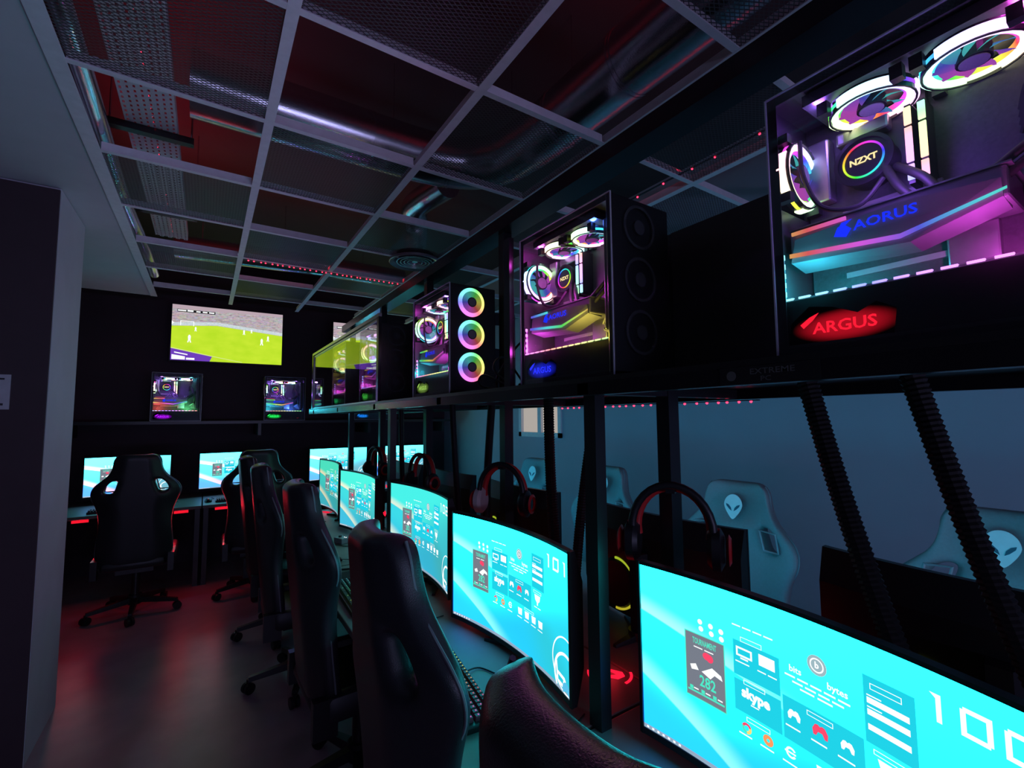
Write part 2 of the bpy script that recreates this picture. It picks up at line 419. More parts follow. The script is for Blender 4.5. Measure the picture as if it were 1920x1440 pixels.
# ================================================================== MONITORS
SW, SH, CR = .698, .388, 1.5
def S(u, v, e=0.):
    x = (u - .5) * SW; return (x, -(CR - math.sqrt(CR * CR - x * x)) - e, (.5 - v) * SH)
def screen_material(name, cyan, teal, blue_, lo_):
    mt, nt, out = newmat(name); b = NB(nt)
    uv, vec = b.uv(); col, _ = b.info(); u, v = uv[0], b.math('SUBTRACT', 1., uv[1])
    c = b.mix(b.smooth(b.math('ADD', b.math('MULTIPLY', u, .55), b.math('MULTIPLY', v, .9)), lo_, 1.05), cyan, teal)
    blue = b.smooth(b.math('SUBTRACT', v, b.math('MULTIPLY', u, .9)), .30, .85)
    c = b.mix(blue, c, blue_)
    mid = b.math('MULTIPLY', b.smooth(b.math('SUBTRACT', v, b.math('MULTIPLY', u, .35)), .24, .30), b.smooth(b.math('SUBTRACT', u, b.math('MULTIPLY', v, .35)), .55, .30))
    c = b.mix(b.math('MULTIPLY', mid, .45), c, (.01, .55, 1., 1))
    def streak(a0, k, wd, am):
        global _s
        d = b.math('SUBTRACT', v, b.math('ADD', b.math('MULTIPLY', u, k), a0))
        up_ = b.smooth(d, -wd * 2.2, 0.); dn = b.smooth(d, wd * .25, 0.)
        fade = b.smooth(u, .75, .15)
        return b.math('MULTIPLY', b.math('MULTIPLY', b.math('MULTIPLY', up_, dn), fade), am)
    c = b.mix(streak(.27, .42, .05, .75), c, (.45, 1., .85, 1))
    c = b.mix(streak(.66, .85, .07, .8), c, (.35, 1., .85, 1))
    arc = b.math('MULTIPLY', b.smooth(b.math('ADD', b.math('MULTIPLY', u, .8), b.math('MULTIPLY', v, -.7)), .12, .30), b.smooth(v, .12, .5))
    c = b.mix(b.math('MULTIPLY', arc, .35), c, (.02, .75, 1., 1))
    mul = b.n('ShaderNodeMix', data_type='RGBA', blend_type='MULTIPLY'); mul.inputs[0].default_value = 1; b.lk(c, mul.inputs[6]); b.lk(col, mul.inputs[7])
    e = b.n('ShaderNodeEmission'); b.lk(mul.outputs[2], e.inputs[0]); e.inputs[1].default_value = 1.25
    b.lk(e.outputs[0], out.inputs[0]); return mt
SCREEN = screen_material('lit_desktop_screen', (.05, 6.0, 6.8, 1), (.025, .50, .62, 1), (.03, .64, 4., 1), .10)
SCREEN_DIM = screen_material('dim_desktop_screen', (.03, 1., 1., 1), (.025, .50, .62, 1), (.03, .60, 1., 1), .42)
WHITE_E = emit('screen_white', (.95, 1., 1.), 1.15); DARK_E = emit('screen_poster_grey', (.19, .21, .26), 1.); RED_E = emit('screen_red', (1., .07, .16), 1.)
GREEN_E = emit('screen_mint', (.08, .85, .6), 1.); PALE_E = emit('screen_panel_tint', (.015, .66, .82), 1.); YEL_E = emit('screen_yellow', (1., .75, .2), 1.); ORG_E = emit('screen_orange', (1., .35, .12), 1.); GREY_E = emit('screen_logo_grey', (.35, .5, .55), 1.); BLUE_E = emit('screen_blue', (.1, .55, .85), 1.)
ROGRED = emit('red_lit_logo', (1., .01, .04), 1.3); 
class Print:
    """flat print on the curved screen, given in screen fractions (u right, v down)"""
    def __init__(s, e=.0006): s.mb = MB(); s.e = e
    def poly(s, pts):
        s.mb.add([S(u, v, s.e) for u, v in pts], [tuple(range(len(pts)))]); return s
    def rect(s, u0, v0, u1, v1):
        n = max(1, math.ceil((u1 - u0) / .03))
        for i in range(n):
            a, c = u0 + (u1 - u0) * i / n, u0 + (u1 - u0) * (i + 1) / n; s.poly([(a, v0), (c, v0), (c, v1), (a, v1)])
        return s
    def disc(s, u, v, r, n=18, a=1.): return s.poly([(u + r * math.cos(2 * PI * i / n) * SH / SW, v + r * a * math.sin(2 * PI * i / n)) for i in range(n)])
    def ringp(s, u, v, r0, r1, n=40, a0=0., a1=2 * PI):
        for i in range(n):
            A, B = a0 + (a1 - a0) * i / n, a0 + (a1 - a0) * (i + 1) / n
            q = [(u + r * math.cos(t) * SH / SW, v + r * math.sin(t)) for r, t in ((r0, A), (r1, A), (r1, B), (r0, B))]
            if all(0 <= x <= 1.0 and 0 <= y <= 1.0 for x, y in q): s.poly(q)
        return s
    def frame(s, u0, v0, u1, v1, t):
        tu = t * SH / SW
        s.rect(u0, v0, u1, v0 + t); s.rect(u0, v1 - t, u1, v1); s.rect(u0, v0 + t, u0 + tu, v1 - t); s.rect(u1 - tu, v0 + t, u1, v1 - t); return s
    def text(s, t, u, v, size, bold=.0, sx=1.):
        vs, fs = text2d(t, size, bold)
        s.mb.add([S(u + x * sx * SH / SW, v - y, s.e) for x, y in vs], fs); return s
    def dash(s, u0, v, u1, h=.010):
        n = max(1, int((u1 - u0) / .03)); L = (u1 - u0) / n
        for i in range(n): s.rect(u0 + i * L, v, u0 + (i + .82) * L, v + h)
        return s
    def pad(s, u, v, k):
        k2 = k * SH / SW
        return s.poly([(u + x * k2, v + y * k) for x, y in ((-1, .9), (-1.1, .1), (-.7, -.6), (-.3, -.7), (0, -.5), (.3, -.7), (.7, -.6), (1.1, .1), (1, .9), (.6, .9), (.3, .3), (-.3, .3), (-.6, .9))])
    def build(s, name, mat, parent): return tag(s.mb.build(name, mat, parent, fix=False), kind='stuff')
def digits(txt, u0, v0, wd, ht, gap, parent):
    p = Print(.0009); t = ht * .17; tu = t * SH / SW
    for k, ch in enumerate(txt):
        u = u0 + k * (wd + gap); x0, x1, y0, y1 = u, u + wd, v0, v0 + ht; ym = v0 + ht * .5
        seg = {'1': 'S', '0': 'abcdef', '2': 'abged', '3': 'abgcd', '4': 'fgbc'}[ch]
        for g in seg:
            if g == 'S':
                xm = u + wd * .62; p.poly([(xm - tu * .5, y0), (xm + tu * .5, y0), (xm + tu * .5, y1), (xm - tu * .5, y1)]); p.poly([(xm - tu * 1.6, y0), (xm - tu * .5, y0), (xm - tu * .5, y0 + t * .95)])
            if g == 'a': p.rect(x0 + tu * .5, y0, x1 - tu * .0, y0 + t)
            if g == 'd': p.rect(x0, y1 - t, x1 - tu * .5, y1)
            if g == 'g': p.rect(x0 + tu * .2, ym - t / 2, x1 - tu * .2, ym + t / 2)
            if g == 'f': p.rect(x0, y0 + t * .5, x0 + tu, ym if '0' != ch else ym)
            if g == 'b': p.rect(x1 - tu, y0 + t, x1, ym)
            if g == 'e': p.rect(x0, ym, x0 + tu, y1 - t)
            if g == 'c': p.rect(x1 - tu, ym, x1, y1 - t * .5)
    o = p.build('station_number', WHITE_E, parent); return o
def make_monitor():
    root = empty('gaming_monitor')
    n = 28
    # screen
    vs, fs, uvs = [], [], []
    for i in range(n + 1):
        for v in (0, 1): vs.append(S(i / n, v)); uvs.append((i / n, 1 - v))
    for i in range(n): fs.append((2 * i, 2 * i + 1, 2 * i + 3, 2 * i + 2))
    zc = .25
    me = bpy.data.meshes.new('screen'); me.from_pydata(vs, [], fs); lay = me.uv_layers.new(name='UVMap')
    for lp in me.loops: lay.data[lp.index].uv = uvs[lp.vertex_index]
    me.materials.append(SCREEN); scr = bpy.data.objects.new('screen', me); COL.objects.link(scr); scr.parent = root; scr.location = (0, 0, zc)
    # housing following the curve
    mb = MB(); bz = .009; prof = [(-.5 * SH - .016, -.002), (-.5 * SH - .016, .018), (-.30 * SH, .045), (.30 * SH, .045), (.5 * SH + bz, .018), (.5 * SH + bz, -.002), (.5 * SH + .001, -.002), (.5 * SH + .001, .004), (-.5 * SH - .001, .004), (-.5 * SH - .001, -.002)]
    k = len(prof); vs = []
    for i in range(n + 1):
        u = -.013 + 1.026 * i / n; x, y, _ = S(u, .5)
        for z, d in prof: vs.append((x, y + d, z))
    fs = [tuple(range(k)), tuple(range(n * k, n * k + k))[::-1]]
    for i in range(n):
        for j in range(k): fs.append((i * k + j, i * k + (j + 1) % k, (i + 1) * k + (j + 1) % k, (i + 1) * k + j))
    mb.add(vs, fs); hs = mb.build('housing', BLACK, root, loc=(0, 0, zc))
    for s_ in (-1, 1):
        mb = MB(); x, y, _ = S(.5 + s_ * .507, .5); mb.box((x - .005, y - .003, -.5 * SH - .016), (x + .005, y + .004, .5 * SH + bz))
        mb.build('side_bezel', BLACK, root, loc=(0, 0, zc))
    # back: round boss with light ring and logo
    mb = MB(); M = T(.135, .030, -.085) @ RX(-PI / 2)
    mb.lathe([(0, .022), (.085, .022), (.10, .0)], 28, M); mb.build('back_boss', BLACK, hs)
    MB().ring(.092, .100, .008, .014, 40, M, R(85), R(275)).build('back_light_ring', emit_line('back_ring_light', .95, .45, 2, .35), hs, color=(.205, 1, 1, 1))
    lg = MB(); M2 = T(.272, .036, -.03) @ RX(-PI / 2 - .18)
    lg.prism([(-.024, -.004), (-.010, .008), (.016, .014), (.021, .004), (.014, -.012), (-.002, -.018), (-.008, -.010), (.006, -.004), (-.006, .002), (-.016, -.008)], 0, .003, M2 @ T(0, 0, .012))
    lg.build('back_logo', ROGRED, hs)
    # stand
    mb = MB(); mb.prism([(-.028, .05), (.028, .05), (.02, .095), (-.02, .095)], .02, .30); mb.build('stand_neck', BLACK, root, smooth=False)
    bs = MB()
    for a in (R(-150), R(-30), R(90)):
        L = .17 if a < 0 else .13
        c, q = math.cos(a), math.sin(a)
        bs.add([(-.02 * q, .07 + .02 * c, 0), (.02 * q, .07 - .02 * c, 0), (L * c + .008 * q, .07 + L * q - .008 * c, 0), (L * c - .008 * q, .07 + L * q + .008 * c, 0), (-.018 * q, .07 + .018 * c, .026), (.018 * q, .07 - .018 * c, .026), (L * c + .006 * q, .07 + L * q - .006 * c, .010), (L * c - .006 * q, .07 + L * q + .006 * c, .010)],
               [(0, 1, 2, 3), (4, 5, 6, 7), (0, 1, 5, 4), (1, 2, 6, 5), (2, 3, 7, 6), (3, 0, 4, 7)])
    bs.cyl(.042, 0, .03, 20, T(0, .07, 0)); bs.build('stand_foot', BLACK, root)
    # lit control dots on the chin
    mb = MB()
    # print
    P = Print(.0004); P.rect(.685, .13, .79, .40); P.rect(.335, .24, .475, .42); P.rect(.335, .44, .475, .60); P.rect(.48, .40, .68, .60); P.build('window_panels', PALE_E, scr)
    P = Print(.0006); P.rect(.17, .30, .305, .66); P.build('poster_sheet', DARK_E, scr)
    P = Print(.0009); P.frame(.168, .297, .307, .663, .006); P.text('TOURNAMENT', .2375, .342, .046, .02, .47)
    P.text('282', .245, .555, .085, .02, .8); P.rect(.175, .622, .30, .632)
    for u in (.182, .222, .262): P.rect(u, .60, u + .012, .62)
    P.build('poster_lettering', GREEN_E, scr)
    P = Print(.0009); P.disc(.245, .405, .026, 14, .8); P.disc(.255, .41, .022); P.pad(.577, .475, .032)
    P.ringp(.369, .672, .014, .027, 14, R(200), R(340)); P.build('red_icons', RED_E, scr)
    P = Print(.0009)
    for u0 in (.196, .237, .278): P.rect(u0, .606, u0 + .016, .613)
    P.dash(.20, .372, .275, .006); P.poly([(.225, .50), (.262, .455), (.292, .475), (.296, .50), (.27, .49), (.255, .52)]); P.poly([(.185, .485), (.205, .47), (.215, .50), (.19, .51)])
    for i, (u, v) in enumerate(((.225, .225), (.262, .228), (.297, .235), (.228, .262), (.264, .268), (.298, .274))): P.disc(u, v, .015, 10)
    P.dash(.335, .16, .465, .007); P.frame(.36, .215, .425, .24, .003)
    P.frame(.345, .27, .395, .318, .010); P.rect(.358, .322, .382, .330); P.rect(.415, .262, .462, .318)
    P.dash(.342, .345, .395, .006); P.dash(.41, .345, .472, .006)
    P.ringp(.577, .19, .026, .032); P.text('b', .577, .19, .040, .03); P.text('bits', .519, .258, .042, .02); P.text('bytes', .625, .258, .042, .02)
    for v, a, c in ((.290, .49, .66), (.312, .51, .645), (.332, .53, .62)): P.dash(a, v, c, .008)
    P.frame(.365, .43, .43, .452, .003); P.text('skype', .40, .495, .070, .05, .95); P.dash(.385, .54, .415, .006)
    P.frame(.545, .412, .61, .434, .003)
    P.pad(.51, .47, .028); P.pad(.642, .47, .026)
    for u in (.51, .577, .642): P.dash(u - .024, .53, u + .024, .007)
    P.poly([(.708, .445), (.758, .445), (.752, .485), (.738, .505), (.738, .525), (.728, .525), (.728, .505), (.714, .485)]); P.dash(.705, .54, .765, .007); P.frame(.70, .415, .765, .435, .003)
    P.frame(.70, .155, .765, .18, .003)
    for v in (.215, .262, .322): P.rect(.692, v, .778, v + .024)
    for v in (.204, .251): P.dash(.692, v, .73, .005)
    P.frame(.37, .612, .44, .634, .003); P.frame(.62, .605, .70, .625, .003)
    P.ringp(.497, .657, .016, .026, 16, R(30), R(330)); P.rect(.48, .653, .51, .661)
    for i, u in enumerate((.563, .622, .68, .738)): P.poly([(u, .635), (u + .036, .632), (u + .034, .686), (u + .004, .688)])
    for u in (.369, .433, .497, .581, .64, .70, .757): P.dash(u - .024, .706, u + .024, .007)
    P.ringp(.965, .80, .185, .197, 60); P.ringp(.965, .885, .150, .172, 50)
    P.poly([(.882, .80), (.895, .812), (.905, .96), (.893, .95)]); P.poly([(.90, .875), (.955, .885), (.965, .905), (.962, .955), (.95, .968), (.905, .96), (.903, .935), (.94, .942), (.945, .91), (.902, .90)])
    P.build('white_icons', WHITE_E, scr)
    P = Print(.0006); P.disc(.577, .19, .045); P.build('round_logo', GREY_E, scr)
    P = Print(.0009); P.ringp(.433, .668, .008, .027, 14); P.disc(.757, .66, .014); P.build('orange_icons', ORG_E, scr)
    P = Print(.0009); P.ringp(.369, .672, .012, .027, 14, R(-20), R(90)); P.disc(.733, .47, .014); P.build('yellow_icons', YEL_E, scr)
    P = Print(.0009); P.ringp(.369, .672, .012, .027, 14, R(90), R(200)); P.disc(.581, .66, .016); P.build('green_icons', GREEN_E, scr)
    P = Print(.0011); P.ringp(.968, .965, .0, .055, 24); P.build('logo_bubble', BLUE_E, scr)
    P = Print(.0004); P.rect(0, .975, 1, 1); P.build('task_bar', emit('task_bar_grey', (.30, .42, .55), 1.), scr)
    P = Print(.0008)
    for i in range(7): P.rect(.012 + i * .02, .981, .020 + i * .02, .993)
    P.build('task_icons', WHITE_E, scr)
    return root
proto_mon = make_monitor()
def place_monitor(loc, rz, num, label, color=(1, 1, 1, 1), group=None, dz=0., first=[True], scale=1., dim=False):
    if first[0]: r_ = proto_mon; first[0] = False
    else: r_ = copy_tree(proto_mon)
    r_.location = loc; r_.rotation_euler = (0, 0, rz); r_.scale = (scale,) * 3
    for c in r_.children:
        if c.name.startswith('screen'):
            c.color = color; c.location.z += dz; scr = c
            if dim: c.material_slots[0].link = 'OBJECT'; c.material_slots[0].material = SCREEN_DIM
        elif c.name.startswith(('housing', 'side_bezel')): c.location.z += dz
    tag(r_, label, 'monitor', group)
    return r_, scr
DZ = .75                                             # desk height
NEARM = [(.475, -6.2, '100', 'large curved monitor numbered 100, nearest the camera', (1, 1, 1, 1), -.014),
         (1.365, .7, '101', 'curved monitor numbered 101, bright cyan desktop', (1, 1, 1, 1), -.008),
         (2.16, .8, '102', 'curved monitor numbered 102, paler green desktop', (1.8, .72, .66, 1), .025),
         (3.22, 3.5, '103', 'curved monitor numbered 103, fourth from the camera', (2.2, .75, .62, 1), 0.),
         (4.06, 0, '104', 'farthest curved monitor of the near row, greenish screen', (2, .60, .42, 1), .018)]
made = []
for y, ry, num, lab, colr, dz in NEARM:
    made.append((place_monitor((.932 if y < 1 else .89 if y < 1.5 else .905, y, DZ), R(-90 + ry), num, lab, colr, 'curved monitors of the near row', dz, dim=num > '101'), num))
FARM = [(-.617, 'far-wall monitor behind the leftmost high-back chair'), (.30, 'far-wall monitor behind the second high-back chair'), (1.39, 'far-wall monitor partly hidden by the end of the curved row'), (2.2, 'far-wall monitor seen under the shelf through the rack')]
for x, lab in FARM:
    made.append((place_monitor((x, 6.02, DZ), R(-1.5), '', lab, (6, .8, .8, 1), 'monitors along the far wall', .042, scale=.955), ''))
for y, lab in ((.27, 'back of the opposite monitor nearest the camera'), (1.21, 'back of the opposite monitor with red logo and yellow-green light ring'), (2.15, 'back of the opposite monitor between the second and third centre posts'), (3.0, 'back of the opposite monitor just before the last one'), (3.85, 'back of the opposite monitor at the far end of the bench')):
    made.append((place_monitor((1.42, y, DZ), R(90), '', lab, (.6, .55, .78, 1), 'monitors of the opposite row'), ''))
for (r_, scr), num in made:
    if num: digits(num, .802, .075, .05, .10, .017, scr)

# ================================================================== DESKS
def desk(x0, x1, y0, y1, label, group, legside):
    o = empty('computer_desk', ((x0 + x1) / 2, (y0 + y1) / 2, 0)); hx, hy = (x1 - x0) / 2, (y1 - y0) / 2 - .004
    MB().bevbox((-hx, -hy, .722), (hx, hy, .75), .004).build('desk_top', LAMIN, o)
    for sx in (-1, 1):
        for sy in (-1, 1):
            if sx == legside: MB().box((-sx * .20 - .025, sy * (hy - .06) - .025, 0), (-sx * .20 + .025, sy * (hy - .06) + .025, .722)).build('leg', BLACKM, o)
    MB().box((-legside * (hx - .02) - .01, -hy + .03, .0), (-legside * (hx - .02) + .01, hy - .03, .722)).build('modesty_panel', BLACKM, o)
    tag(o, label, 'desk', group); return o
yb = [-1.75, -.82, .945, 2.70, 4.46]
nm = ['', 'under the monitor nearest the camera', 'in the middle of the bench', 'at the far end of the bench']
for i in range(1, 4):
    desk(.49, 1.135, yb[i], yb[i + 1], 'long grey desk ' + nm[i], 'near row desks', -1)
    desk(1.14, 1.80, yb[i], yb[i + 1], 'opposite desk against the grey wall side, ' + nm[i], 'opposite row desks', 1)
for i, (a, c) in enumerate(((-1.35, .0), (.0, 1.2), (1.2, 2.55))):
    o = empty('computer_desk', ((a + c) / 2, 5.85, 0)); hx = (c - a) / 2 - .004
    MB().bevbox((-hx, -.50, .722), (hx, .50, .75), .004).build('desk_top', LAMIN, o)
    for sx in (-1, 1): MB().box((sx * (hx - .03) - .02, -.45, 0), (sx * (hx - .03) + .02, .48, .722)).build('side_panel', BLACKM, o)
    tag(o, ('left', 'middle', 'right')[i] + ' desk along the dark far wall', 'desk', 'far wall desks')

# ================================================================== RACK carrying the computers
rack = empty('computer_rack', (1.13, 0, 0)); tag(rack, 'long black steel rack above the desks holding the computers', 'rack')
SHZ = 1.652
MB().box((-.33, -1.2, SHZ - .012), (.36, 4.64, SHZ)).build('shelf_board', BLACKM, rack)
RAIL = pbr('brushed_black_rail', (.03, .03, .034), .25, .6)
for x in (-.33, .33): MB().box((x, -1.2, SHZ - .045), (x + .03, 4.64, SHZ - .012)).build('shelf_rail', RAIL, rack)
for y in (0, .885, 1.76, 2.64, 3.52, 4.42):
    MB().box((-.022, y - .022, .75), (.022, y + .022, SHZ - .012)).build('lower_post', BLACKM, rack)
    if y > 1: MB().box((-.022, y - .022, SHZ), (.022, y + .022, 2.40)).build('upper_post', BLACKM, rack)
    MB().box((-.33, y - .02, SHZ - .042), (.33, y + .02, SHZ - .014)).build('cross_bar', BLACKM, rack)
for y in (.935, 2.58): MB().box((-.262, y - .022, .75), (-.226, y + .022, SHZ - .04)).build('front_post', BLACKM, rack)
MB().box((-.05, -1.2, 2.40), (.05, 4.64, 2.46)).build('top_beam', RAIL, rack)
for y in (1.27, 2.66, 4.62):
    MB().box((-.31, y - .018, SHZ), (-.292, y + .018, 2.15)).build('front_upright', RAIL, rack)
MB().box((-.31, 2.64, 2.15), (-.292, 4.64, 2.17)).build('front_top_rail', HEATS, rack)
pn = empty('acrylic_screen', (.832, 3.65, SHZ)); tag(pn, 'clear acrylic screen with metal frame at the far end of the rack', 'screen')
MB().box((-.002, -.955, .012), (.002, .945, .48)).build('acrylic_sheet', ACRYL, pn)
for a, b_ in (((-.006, -.965, 0), (.006, -.955, .49)), ((-.006, .945, 0), (.006, .955, .49)), ((-.006, -.955, .48), (.006, .945, .49)), ((-.006, -.955, 0), (.006, .945, .012))): MB().box(a, b_).build('metal_edge', HEATS, pn)
# label sticker on the rail
st_ = empty('shelf_sticker', (.799, .42, SHZ - .0285)); tag(st_, 'dark sticker with faint EXTREME PC lettering under the nearest computer', 'sticker')
MB().box((-.0006, -.085, -.016), (.0004, .085, .0155)).build('sticker_sheet', BLACK, st_)
def text_obj(t, size, mat, parent, name, loc, M, bold=.0, sx=1., depth=.0008):
    vs, fs = text2d(t, size, bold); mb = MB(); mb.add([(x * sx, y, 0) for x, y in vs], fs, M)
    return mb.build(name, mat, parent, loc=loc, fix=False)
FACE_MX = RZ(-PI / 2) @ RX(PI / 2)       # lettering read from -X
FAINT = pbr('faint_grey_print', (.12, .13, .12), .6)
text_obj('EXTREME', .014, FAINT, st_, 'lettering', (-.0012, -.01, .005), FACE_MX, .01, 1.3); text_obj('PC', .012, FAINT, st_, 'lettering', (-.0012, 0, -.008), FACE_MX, .01, 1.3)
MB().cyl(.009, 0, .0006, 16, T(-.0012, .062, 0) @ RY(-PI / 2)).build('round_emblem', FAINT, st_)
# red LEDs under the opposite edge of the shelf
led_strip('led_strip', (1.475, .80, SHZ - .049), (1.475, 1.80, SHZ - .049), 24, 'red LED dots under the opposite edge of the rack shelf', .25, .0045, True)

# ================================================================== COMPUTERS
RINGW = emit_ring('fan_ring_light', .5, 2.6, False); RINGS = emit_ring('fan_ring_halo', .93, 1.6); BLADE = emit_blade('lit_fan_blade', .85, .45); FDISC = emit_ring('front_fan_glow', .85, .30); RINGF = emit_ring('front_fan_light', .80, 1.5)
LEDLINE = emit_line('rgb_led_strip', .72, 2.2, 1, -1.2); RAMGLOW = emit_line('rgb_memory_light', .62, 2.2, 2, 4.0); GPUGLOW = emit_line('rgb_card_accent', .85, .8, 1, 2.2)
CPURING = emit_ring('cooler_ring_light', .95, 1.2); CPUTXT = emit('cooler_lettering', (1., .75, .35), 1.4); CARDTXT = emit('card_lettering', (.01, .03, 1.), 1.2)
def backlit(c):  # soft glow around the shroud lettering, painted as radial emission
    nm = 'backlit_%.2f_%.2f_%.2f' % c
    if nm in MATS: return MATS[nm]
    mt, nt, out = newmat(nm); b = NB(nt); xyz, _ = b.obj()
    dy = b.math('MULTIPLY', b.math('SUBTRACT', xyz[1], .105), 1 / .080); dz = b.math('MULTIPLY', b.math('SUBTRACT', xyz[2], .046), 1 / .028)
    d = b.math('ADD', b.math('MULTIPLY', dy, dy), b.math('MULTIPLY', dz, dz))
    e = b.n('ShaderNodeEmission'); e.inputs[0].default_value = (*c, 1); b.lk(b.math('MULTIPLY', b.smooth(d, 1., 0.), .5), e.inputs[1]); b.lk(e.outputs[0], out.inputs[0])
    mt.cycles.emission_sampling = 'NONE'; MATS[nm] = mt
    return mt
def make_fan(name, r_, M, parent, hue, bright=1., frame=True, blades=9, ring=None, notch=True):
    """axis is the local z of M"""
    loc, rot, _ = M.decompose(); e = rot.to_euler()
    def put(mb, nm, mat, par, **k):
        o = mb.build(nm, mat, par, **k); return o
    body = MB()
    a = r_ * 1.04
    if frame:
        body.ring(r_ * 1.0, r_ * 1.05, -.011, .011, 28)
        for sx in (-1, 1):
            for sy in (-1, 1): body.cbox((sx * a * .86, sy * a * .86, 0), (.016, .016, .022))
    body.cyl(r_ * .36, -.009, .009, 18)
    fo = body.build(name, BLACK, parent, loc=tuple(loc), rot=e)
    col = (hue, bright, 0, 1)
    rg = MB(); rg.lathe([(r_ * (.90 + .115 * math.cos(R(q))), r_ * .16 * math.sin(R(q))) for q in range(0, 361, 45)], 44)
    if notch:
        for a0 in (20, 150, 265): rg.ring(r_ * .97, r_ * 1.09, -.009, .006, 12, None, R(a0), R(a0 + 75))
    rg.build('light_ring', ring or RINGW, fo, color=col)
    h = MB(); h.ring(r_ * .755, r_ * .80, -.004, .004, 44); h.ring(r_ * 1.01, r_ * 1.06, -.003, .003, 44); h.build('halo_rims', RINGS if ring is None else RINGF, fo, color=col)  # thin glowing rims imitating the halo around the light ring
    bl = MB()
    for k in range(blades):
        a0 = 2 * PI * k / blades
        pts = []
        for t in range(5):
            rr = r_ * (.36 + .45 * t / 4); aa = a0 + .35 * t / 4
            for s_, zz in ((0, -.006), (1, .006)):
                pts.append((rr * math.cos(aa + s_ * .62), rr * math.sin(aa + s_ * .62), zz))
        bl.add(pts, [(2 * t, 2 * t + 1, 2 * t + 3, 2 * t + 2) for t in range(4)])
    bl.build('fan_blades', BLADE, fo, color=col, fix=False)
    if ring is not None: MB().ring(r_ * .1, r_ * .80, .0068, .0074, 36).build('fan_glow_disc', FDISC, fo, color=col)  # added disc imitating the coloured glow between the blades
    hub = MB(); hub.cyl(r_ * .30, -.0105, .0105, 18); hub.build('hub_cap', GREYP, fo)
    return fo
def make_pc(loc, rz, label, hue, lights, argus, power=1., front=0., group=None, detail=True, on=True, frontoff=False, ledh=None):
    root = empty('desktop_computer', loc, rz); tag(root, label, 'computer', group)
    X0, X1, Y0, Y1, H = -.1125, .1125, -.205, .205, .48
    c = MB()
    c.box((X0 + .006, Y0 + .02, .012), (X1, Y1, .022)); c.box((X0 + .006, Y0 + .02, H - .012), (X1, Y1, H)); c.box((X1 - .004, Y0 + .02, .022), (X1, Y1, H - .012))
    c.box((.028, Y0 + .03, .022), (.032, Y1 - .004, H - .012))
    # rear panel with fan hole
    for a, b_ in (((X0 + .006, .022), (X1 - .004, .28)), ((X0 + .006, .41), (X1 - .004, H - .012)), ((.016, .28), (X1 - .004, .41))): c.box((a[0], Y1 - .003, a[1]), (b_[0], Y1, b_[1]))
    c.build('case_shell', DARKST, root)
    c = MB()
    for sx in (-.08, .08):
        for sy in (-.16, .16): c.cyl(.014, 0, .012, 12, T(sx, sy, 0))
    c.build('case_feet', RUBBER, root)
    fp = MB(); fp.bevbox((X0, Y0, .012), (X1, Y0 + .02, H), .004); fpo = fp.build('front_panel', BLACKM, root)
    if on or detail:
        sh = MB().box((X0 + .008, Y0 + .02, .022), (.026, Y1 - .004, .100)).build('power_supply_shroud', BLACK, root)
    # side glass
    g = MB().box((X0 - .003, Y0 + .002, .004), (X0 + .001, Y1, H)).build('glass_panel', GLASS, root)
    bd = MB()
    for a, b_ in (((Y0 + .002, .004), (Y0 + .016, H)), ((Y1 - .016, .004), (Y1, H)), ((Y0 + .016, H - .016), (Y1 - .016, H)), ((Y0 + .016, .004), (Y1 - .016, .016))): bd.box((X0 + .0012, a[0], a[1]), (X0 + .0022, b_[0], b_[1]))
    bd.build('printed_border', BLACK, g)
    ed = MB()
    for a, b_ in (((Y0 - .0005, .002), (Y0 + .002, H + .002)), ((Y1, .002), (Y1 + .0025, H + .002)), ((Y0 + .002, H), (Y1, H + .0025)), ((Y0 + .002, .0015), (Y1, .004))): ed.box((X0 - .003, a[0], a[1]), (X0 + .001, b_[0], b_[1]))
    ed.build('glass_edge', GEDGE, g)
    # front fans
    FX = MB()
    if front != 0 or frontoff:
        for k, z in enumerate((.405, .263, .121)):
            M = T(-.0105, Y0 - .001, z) @ RX(PI / 2)
            if front: make_fan('front_fan', .060, M, fpo, hue + .35, front, False, 9, RINGF, False)
            else:
                lo, ro, _ = M.decompose(); q = MB(); q.ring(.052, .060, -.003, .003, 36); q.cyl(.02, -.003, .003, 18); q.build('front_fan', pbr('smoked_fan_plastic', (.05, .055, .06), .2, coat=.5), fpo, loc=tuple(lo), rot=ro.to_euler())
    if not on: return root
    # motherboard and parts
    mbd = MB().box((.022, -.10, .115), (.027, Y1 - .006, .425)).build('motherboard', PCB, root)
    hs = MB(); hs.bevbox((-.005, .150, .30), (.022, .19, .42), .004); hs.bevbox((.0, .06, .395), (.022, .14, .42), .004); hs.bevbox((.008, -.06, .13), (.022, .0, .19), .003)
    hs.build('heat_sinks', HEATS, mbd)
    sl = MB()
    for z in (.15, .27): sl.box((.014, .0, z), (.022, .14, z + .010))
    for y in (-.075, -.06): sl.box((.012, y, .2), (.022, y + .008, .26))
    sl.build('slots', GREYP, mbd)
    for k, y in enumerate((.028, .010)):
        q = MB().box((-.022, y - .004, .272), (.022, y + .004, .405)).build('memory_stick', BLACK, root)
        for z0, z1 in ((.278, .303), (.308, .366), (.371, .400)): MB().box((-.0255, y - .0045, z0), (-.022, y + .0045, z1)).build('memory_light', RAMGLOW, q, color=(hue + .1 + .25 * k, power, 0, 1))
    # cooler
    M = T(.022, .092, .343) @ RY(-PI / 2); lo, ro, _ = M.decompose()
    cp = MB(); cp.cyl(.041, 0, .042, 32); cp.ring(.038, .044, .038, .046, 36); co = cp.build('cpu_cooler', BLACK, root, smooth=True, loc=tuple(lo), rot=ro.to_euler())
    MB().ring(.028, .031, .043, .0445, 40).build('cooler_light', CPURING, co, color=(hue + .45, power, 0, 1))
